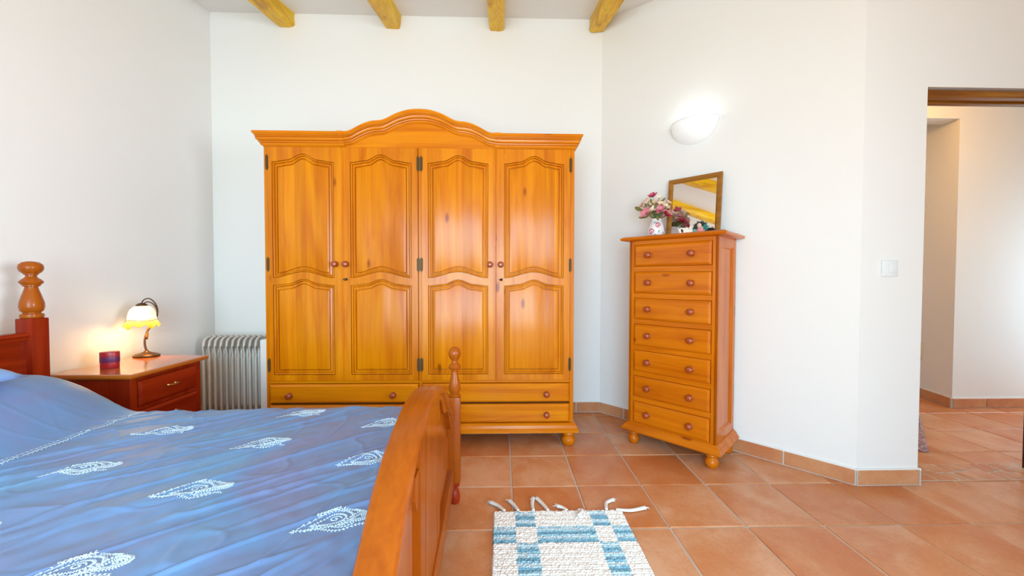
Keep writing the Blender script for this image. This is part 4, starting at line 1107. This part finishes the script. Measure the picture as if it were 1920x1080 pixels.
# embroidery: paisley pair drawn with short leaf stitches
def stitch(bm, p, q, w, cx, cy):
    """flat leaf stitch from p to q (local plan coords), laid on the cloth"""
    d = Vector((q[0] - p[0], q[1] - p[1])); L_ = d.length
    if L_ < 1e-5: return
    nx2, ny2 = -d.y / L_ * w, d.x / L_ * w
    P = [(p[0], p[1], .0006), (p[0] + d.x * .45 + nx2, p[1] + d.y * .45 + ny2, .0008), (q[0], q[1], .0006), (p[0] + d.x * .45 - nx2, p[1] + d.y * .45 - ny2, .0008), (p[0] + d.x * .45, p[1] + d.y * .45, .0024)]
    v = [bm.verts.new((cx + x, cy + y, top_z(cx + x, cy + y) + h)) for x, y, h in P]
    for i in range(4): bm.faces.new((v[i], v[(i + 1) % 4], v[4]))
def paisley(cx, cy, size, ang, k=1.0):
    """outline points of a drop: round head, tail curling"""
    pts = []
    for t in frange(0, 2 * PI, 40):
        r = 1.0
        x = math.cos(t); y = math.sin(t) * (0.62 if True else 1)
        # pull the left side to a tail that bends down
        tail = max(0.0, -x) ** 2
        x2 = x * (1 + .75 * tail); y2 = y * (1 - .72 * tail) - .55 * tail * k
        pts.append((cx + size * (x2 * math.cos(ang) - y2 * math.sin(ang)), cy + size * (x2 * math.sin(ang) + y2 * math.cos(ang))))
    return pts
def motif(mx, my, rot=0.0, seed=0):
    bm = bmesh.new(); rm = random.Random(seed)
    def line(pts, w=.0009, spur=.0, alt=True, inn=False):
        c, s = math.cos(rot), math.sin(rot); pts = [(x * c - y * s, x * s + y * c) for x, y in pts]
        for i, (p, q) in enumerate(zip(pts, pts[1:])):
            stitch(bm, p, (q[0] * 1.15 - p[0] * .15, q[1] * 1.15 - p[1] * .15), w, mx, my)
            if spur:
                d = Vector((q[0] - p[0], q[1] - p[1]))
                if d.length < 1e-6: continue
                d.normalize()
                for sd in ((1, -1) if alt else (1,)):
                    e = Vector((d.x * .75 + d.y * sd * .75, d.y * .75 - d.x * sd * .75))
                    ln = spur * rm.uniform(.75, 1.15)
                    stitch(bm, p, (p[0] + e.x * ln, p[1] + e.y * ln), w * 1.25, mx, my)
    for (cx, cy, sz, an) in ((-.014, .004, .046, .15), (.050, .006, .028, .25)):
        line(paisley(cx, cy, sz, an), spur=.0075)
        line(paisley(cx + .004, cy, sz * .58, an), spur=.0050)
        line([(cx + .006 + sz * .30 * (1 - t / 9) * math.cos(t), cy + sz * .22 * (1 - t / 9) * math.sin(t)) for t in frange(0, 8, 18)], w=.0013, spur=.003, alt=False)
    line([(-.075 + .15 * t, -.034 + .008 * math.sin(t * 9)) for t in frange(0.05, .98, 18)], spur=.0085)
    line([(.030 + .04 * t, .034 - .02 * t) for t in frange(0, 1, 6)], spur=.006)
    line([(-.050 + .09 * t, -.024 + .006 * math.sin(t * 7)) for t in frange(0, 1, 13)], spur=.007)
    line([(-.052 + .05 * t, .016 + .026 * t) for t in frange(0, 1, 8)], spur=.0085)
    line([(.002 + .05 * t, .038 - .012 * t) for t in frange(0, 1, 8)], spur=.0075)
    return finish(bm, 'embroidered_motif', thread_m, spread)
for k, (x, y) in enumerate(((-1.227, 1.144), (-1.235, 1.420), (-.826, 1.598), (-.810, 1.309), (-.811, 1.025), (-.411, 1.191), (-.443, 1.482), (-.382, .887), (-.816, .745), (-1.23, .865), (-.39, .60), (-.80, .47))):
    q_ = BINV @ Vector((x, y, 0)); motif(q_.x, q_.y, .10, k)
# lace-like seam line across the bed
bm = bmesh.new()
yy = SY0 + .01; i = 0
sxm = lambda y: -1.535 + .010 * (y - 1.17)
while yy < SY1 - .012:
    x = sxm(yy)
    stitch(bm, (0, 0), (0, .014), .0016, x - .012, yy)
    stitch(bm, (0, 0), (.012, .007), .0018, x - .004, yy); stitch(bm, (.012, .007), (0, .014), .0018, x - .004, yy)
    stitch(bm, (.010, .004), (.018, -.002), .0016, x - .004, yy)
    yy += .0125; i += 1
finish(bm, 'lace_seam', thread_m, spread)

# cushion lying on the pillow bulge
bm = bmesh.new(); n1_, hs = 24, .21
def cush(u, v):
    ed = (1 - u ** 4) * (1 - v ** 4)
    pin = 1 - .07 * (abs(u) ** 2 * (1 - abs(v)) * 0 + (1 - abs(u) ** 2) * (abs(v) ** 6) + (1 - abs(v) ** 2) * (abs(u) ** 6))
    return hs * u * pin, hs * v * pin, .045 * max(0, ed) ** .5
for sgn in (1, -1):
    g = [[bm.verts.new((cush(-1 + 2 * i / n1_, -1 + 2 * j / n1_)[0], cush(-1 + 2 * i / n1_, -1 + 2 * j / n1_)[1], (1 if sgn > 0 else -.3) * cush(-1 + 2 * i / n1_, -1 + 2 * j / n1_)[2])) for j in range(n1_ + 1)] for i in range(n1_ + 1)]
    for i in range(n1_):
        for j in range(n1_): bm.faces.new((g[i][j], g[i + 1][j], g[i + 1][j + 1], g[i][j + 1]))
bmesh.ops.remove_doubles(bm, verts=bm.verts, dist=1e-5)
o = finish(bm, 'cushion', mat('light_blue_silk', (.22, .38, .72), .5, sheen=.1), None, (-1.868, 1.160, .742), (math.radians(1), math.radians(10), math.radians(3)), smooth=True)
tag(o, 'light blue cushion lying on the raised pillow end of the bed', 'cushion')

# ------------------------------------------------------------------ bedside rug
RX0, RX1, RY0, RY1 = -.036, .545, .62, 1.690
rug = thing('fringed_rug', 'cream woven rug with blue striped squares and white tassels beside the bed', 'rug', ((RX0 + RX1) / 2, (RY0 + RY1) / 2, 0))
rc = Vector(((RX0 + RX1) / 2, (RY0 + RY1) / 2, 0))
colb = [(.058, .146), (.389, .466)]
def is_blue(x, y):
    x = x + .004 * noise.noise(Vector((y * 30, 0, 0))); y = y + .004 * noise.noise(Vector((x * 30, 3, 0)))
    inc = any(a < x < b for a, b in colb)
    ry = RY1 - y
    if ry < .012: return False
    row = 0 if ry < .112 else (1 if ry < .212 else 2)
    if ry > .86: row = 1 if ry < .96 else 0
    return inc if row != 1 else (not inc)
bm = bmesh.new(); nx_, ny_ = 116, 214; rr4 = random.Random(9)
cols_ = {}
vg = []
for i in range(nx_ + 1):
    row = []
    for j in range(ny_ + 1):
        x = RX0 + (RX1 - RX0) * i / nx_; y = RY0 + (RY1 - RY0) * j / ny_
        edge = i in (0, nx_) or j in (0, ny_)
        wob = .003 * noise.noise(Vector((x * 12, y * 12, 0)))
        z = .002 if edge else .011 + rr4.uniform(-.0022, .0022) + .002 * math.sin(y * 520)
        row.append(bm.verts.new((x - rc.x + (wob if i in (0, nx_) else 0), y - rc.y + (wob if j in (0, ny_) else 0), z)))
    vg.append(row)
for i in range(nx_):
    for j in range(ny_): bm.faces.new((vg[i][j], vg[i + 1][j], vg[i + 1][j + 1], vg[i][j + 1]))
me = bpy.data.meshes.new('rug_body'); bmesh.ops.recalc_face_normals(bm, faces=bm.faces); bm.to_mesh(me); bm.free()
ca = me.color_attributes.new('rugcol', 'FLOAT_COLOR', 'CORNER')
for p in me.polygons:
    x, y = p.center.x + rc.x, p.center.y + rc.y
    nz = noise.noise(Vector((x * 90, y * 60, 2))) * .5 + rr4.uniform(-.5, .5)
    if is_blue(x, y):
        s = math.sin((RY1 - y) * 2 * PI / .050 + 1.2 + .7 * noise.noise(Vector((x * 20, y * 40, 5)))) + .5 * nz
        c = (.17, .36, .47) if s > .45 else ((.30, .52, .62) if s > -.35 else (.55, .68, .75))
        if s > 1.2: c = (.09, .20, .30)
    else:
        c = (.86, .82, .76) if nz > -.25 else (.80, .74, .67)
        if nz > .42: c = (.90, .88, .84)
    for li in p.loop_indices: ca.data[li].color = (*c, 1)
rm_ = mat('rug_wool', (.8, .75, .68), .95); N, L = nodes_of(rm_); at = N.new('ShaderNodeVertexColor'); at.layer_name = 'rugcol'; L.new(at.outputs[0], N['Principled BSDF'].inputs['Base Color'])
link('rug_body', me, rm_, rug)
tas_m = mat('tassel_cotton', (.80, .77, .72), .9)
tz_ = [((.013, 1.690), (-.018, 1.735), (-.052, 1.762)), ((.075, 1.690), (.058, 1.735), (.036, 1.773)), ((.143, 1.688), (.141, 1.74), (.149, 1.792)), ((.210, 1.688), (.192, 1.74), (.166, 1.792)), ((.295, 1.688), (.280, 1.712), (.257, 1.726)),
       ((.345, 1.690), (.362, 1.678), (.337, 1.640)), ((.475, 1.690), (.490, 1.745), (.531, 1.771)), ((.518, 1.689), (.585, 1.685), (.659, 1.705))]
for k, pts in enumerate(tz_):
    bm = bmesh.new(); rk = random.Random(k)
    on_rug = k == 5
    zb = .016 if on_rug else .009
    sp_ = spline([(x - rc.x, y - rc.y, zb if i else .012) for i, (x, y) in enumerate(pts)], 6)
    tube(bm, sp_, [.007 + .004 * i / len(sp_) for i in range(len(sp_))], 8, flat=.7)
    e = Vector(sp_[-1]); d = (Vector(sp_[-1]) - Vector(sp_[-4])).normalized()
    for q in range(9):
        a = rk.uniform(-.8, .8); dd2 = Vector((d.x * math.cos(a) - d.y * math.sin(a), d.x * math.sin(a) + d.y * math.cos(a), 0))
        st = e - d * rk.uniform(.0, .02) + Vector((rk.uniform(-.005, .005), rk.uniform(-.005, .005), rk.uniform(-.003, .003)))
        tube(bm, [tuple(st), tuple(st + dd2 * .010 + Vector((0, 0, .001))), tuple(st + dd2 * rk.uniform(.016, .028) + Vector((0, 0, -.003)))], [.0022, .0016, .0008], 5)
    finish(bm, 'tassel', tas_m, rug, smooth=True)
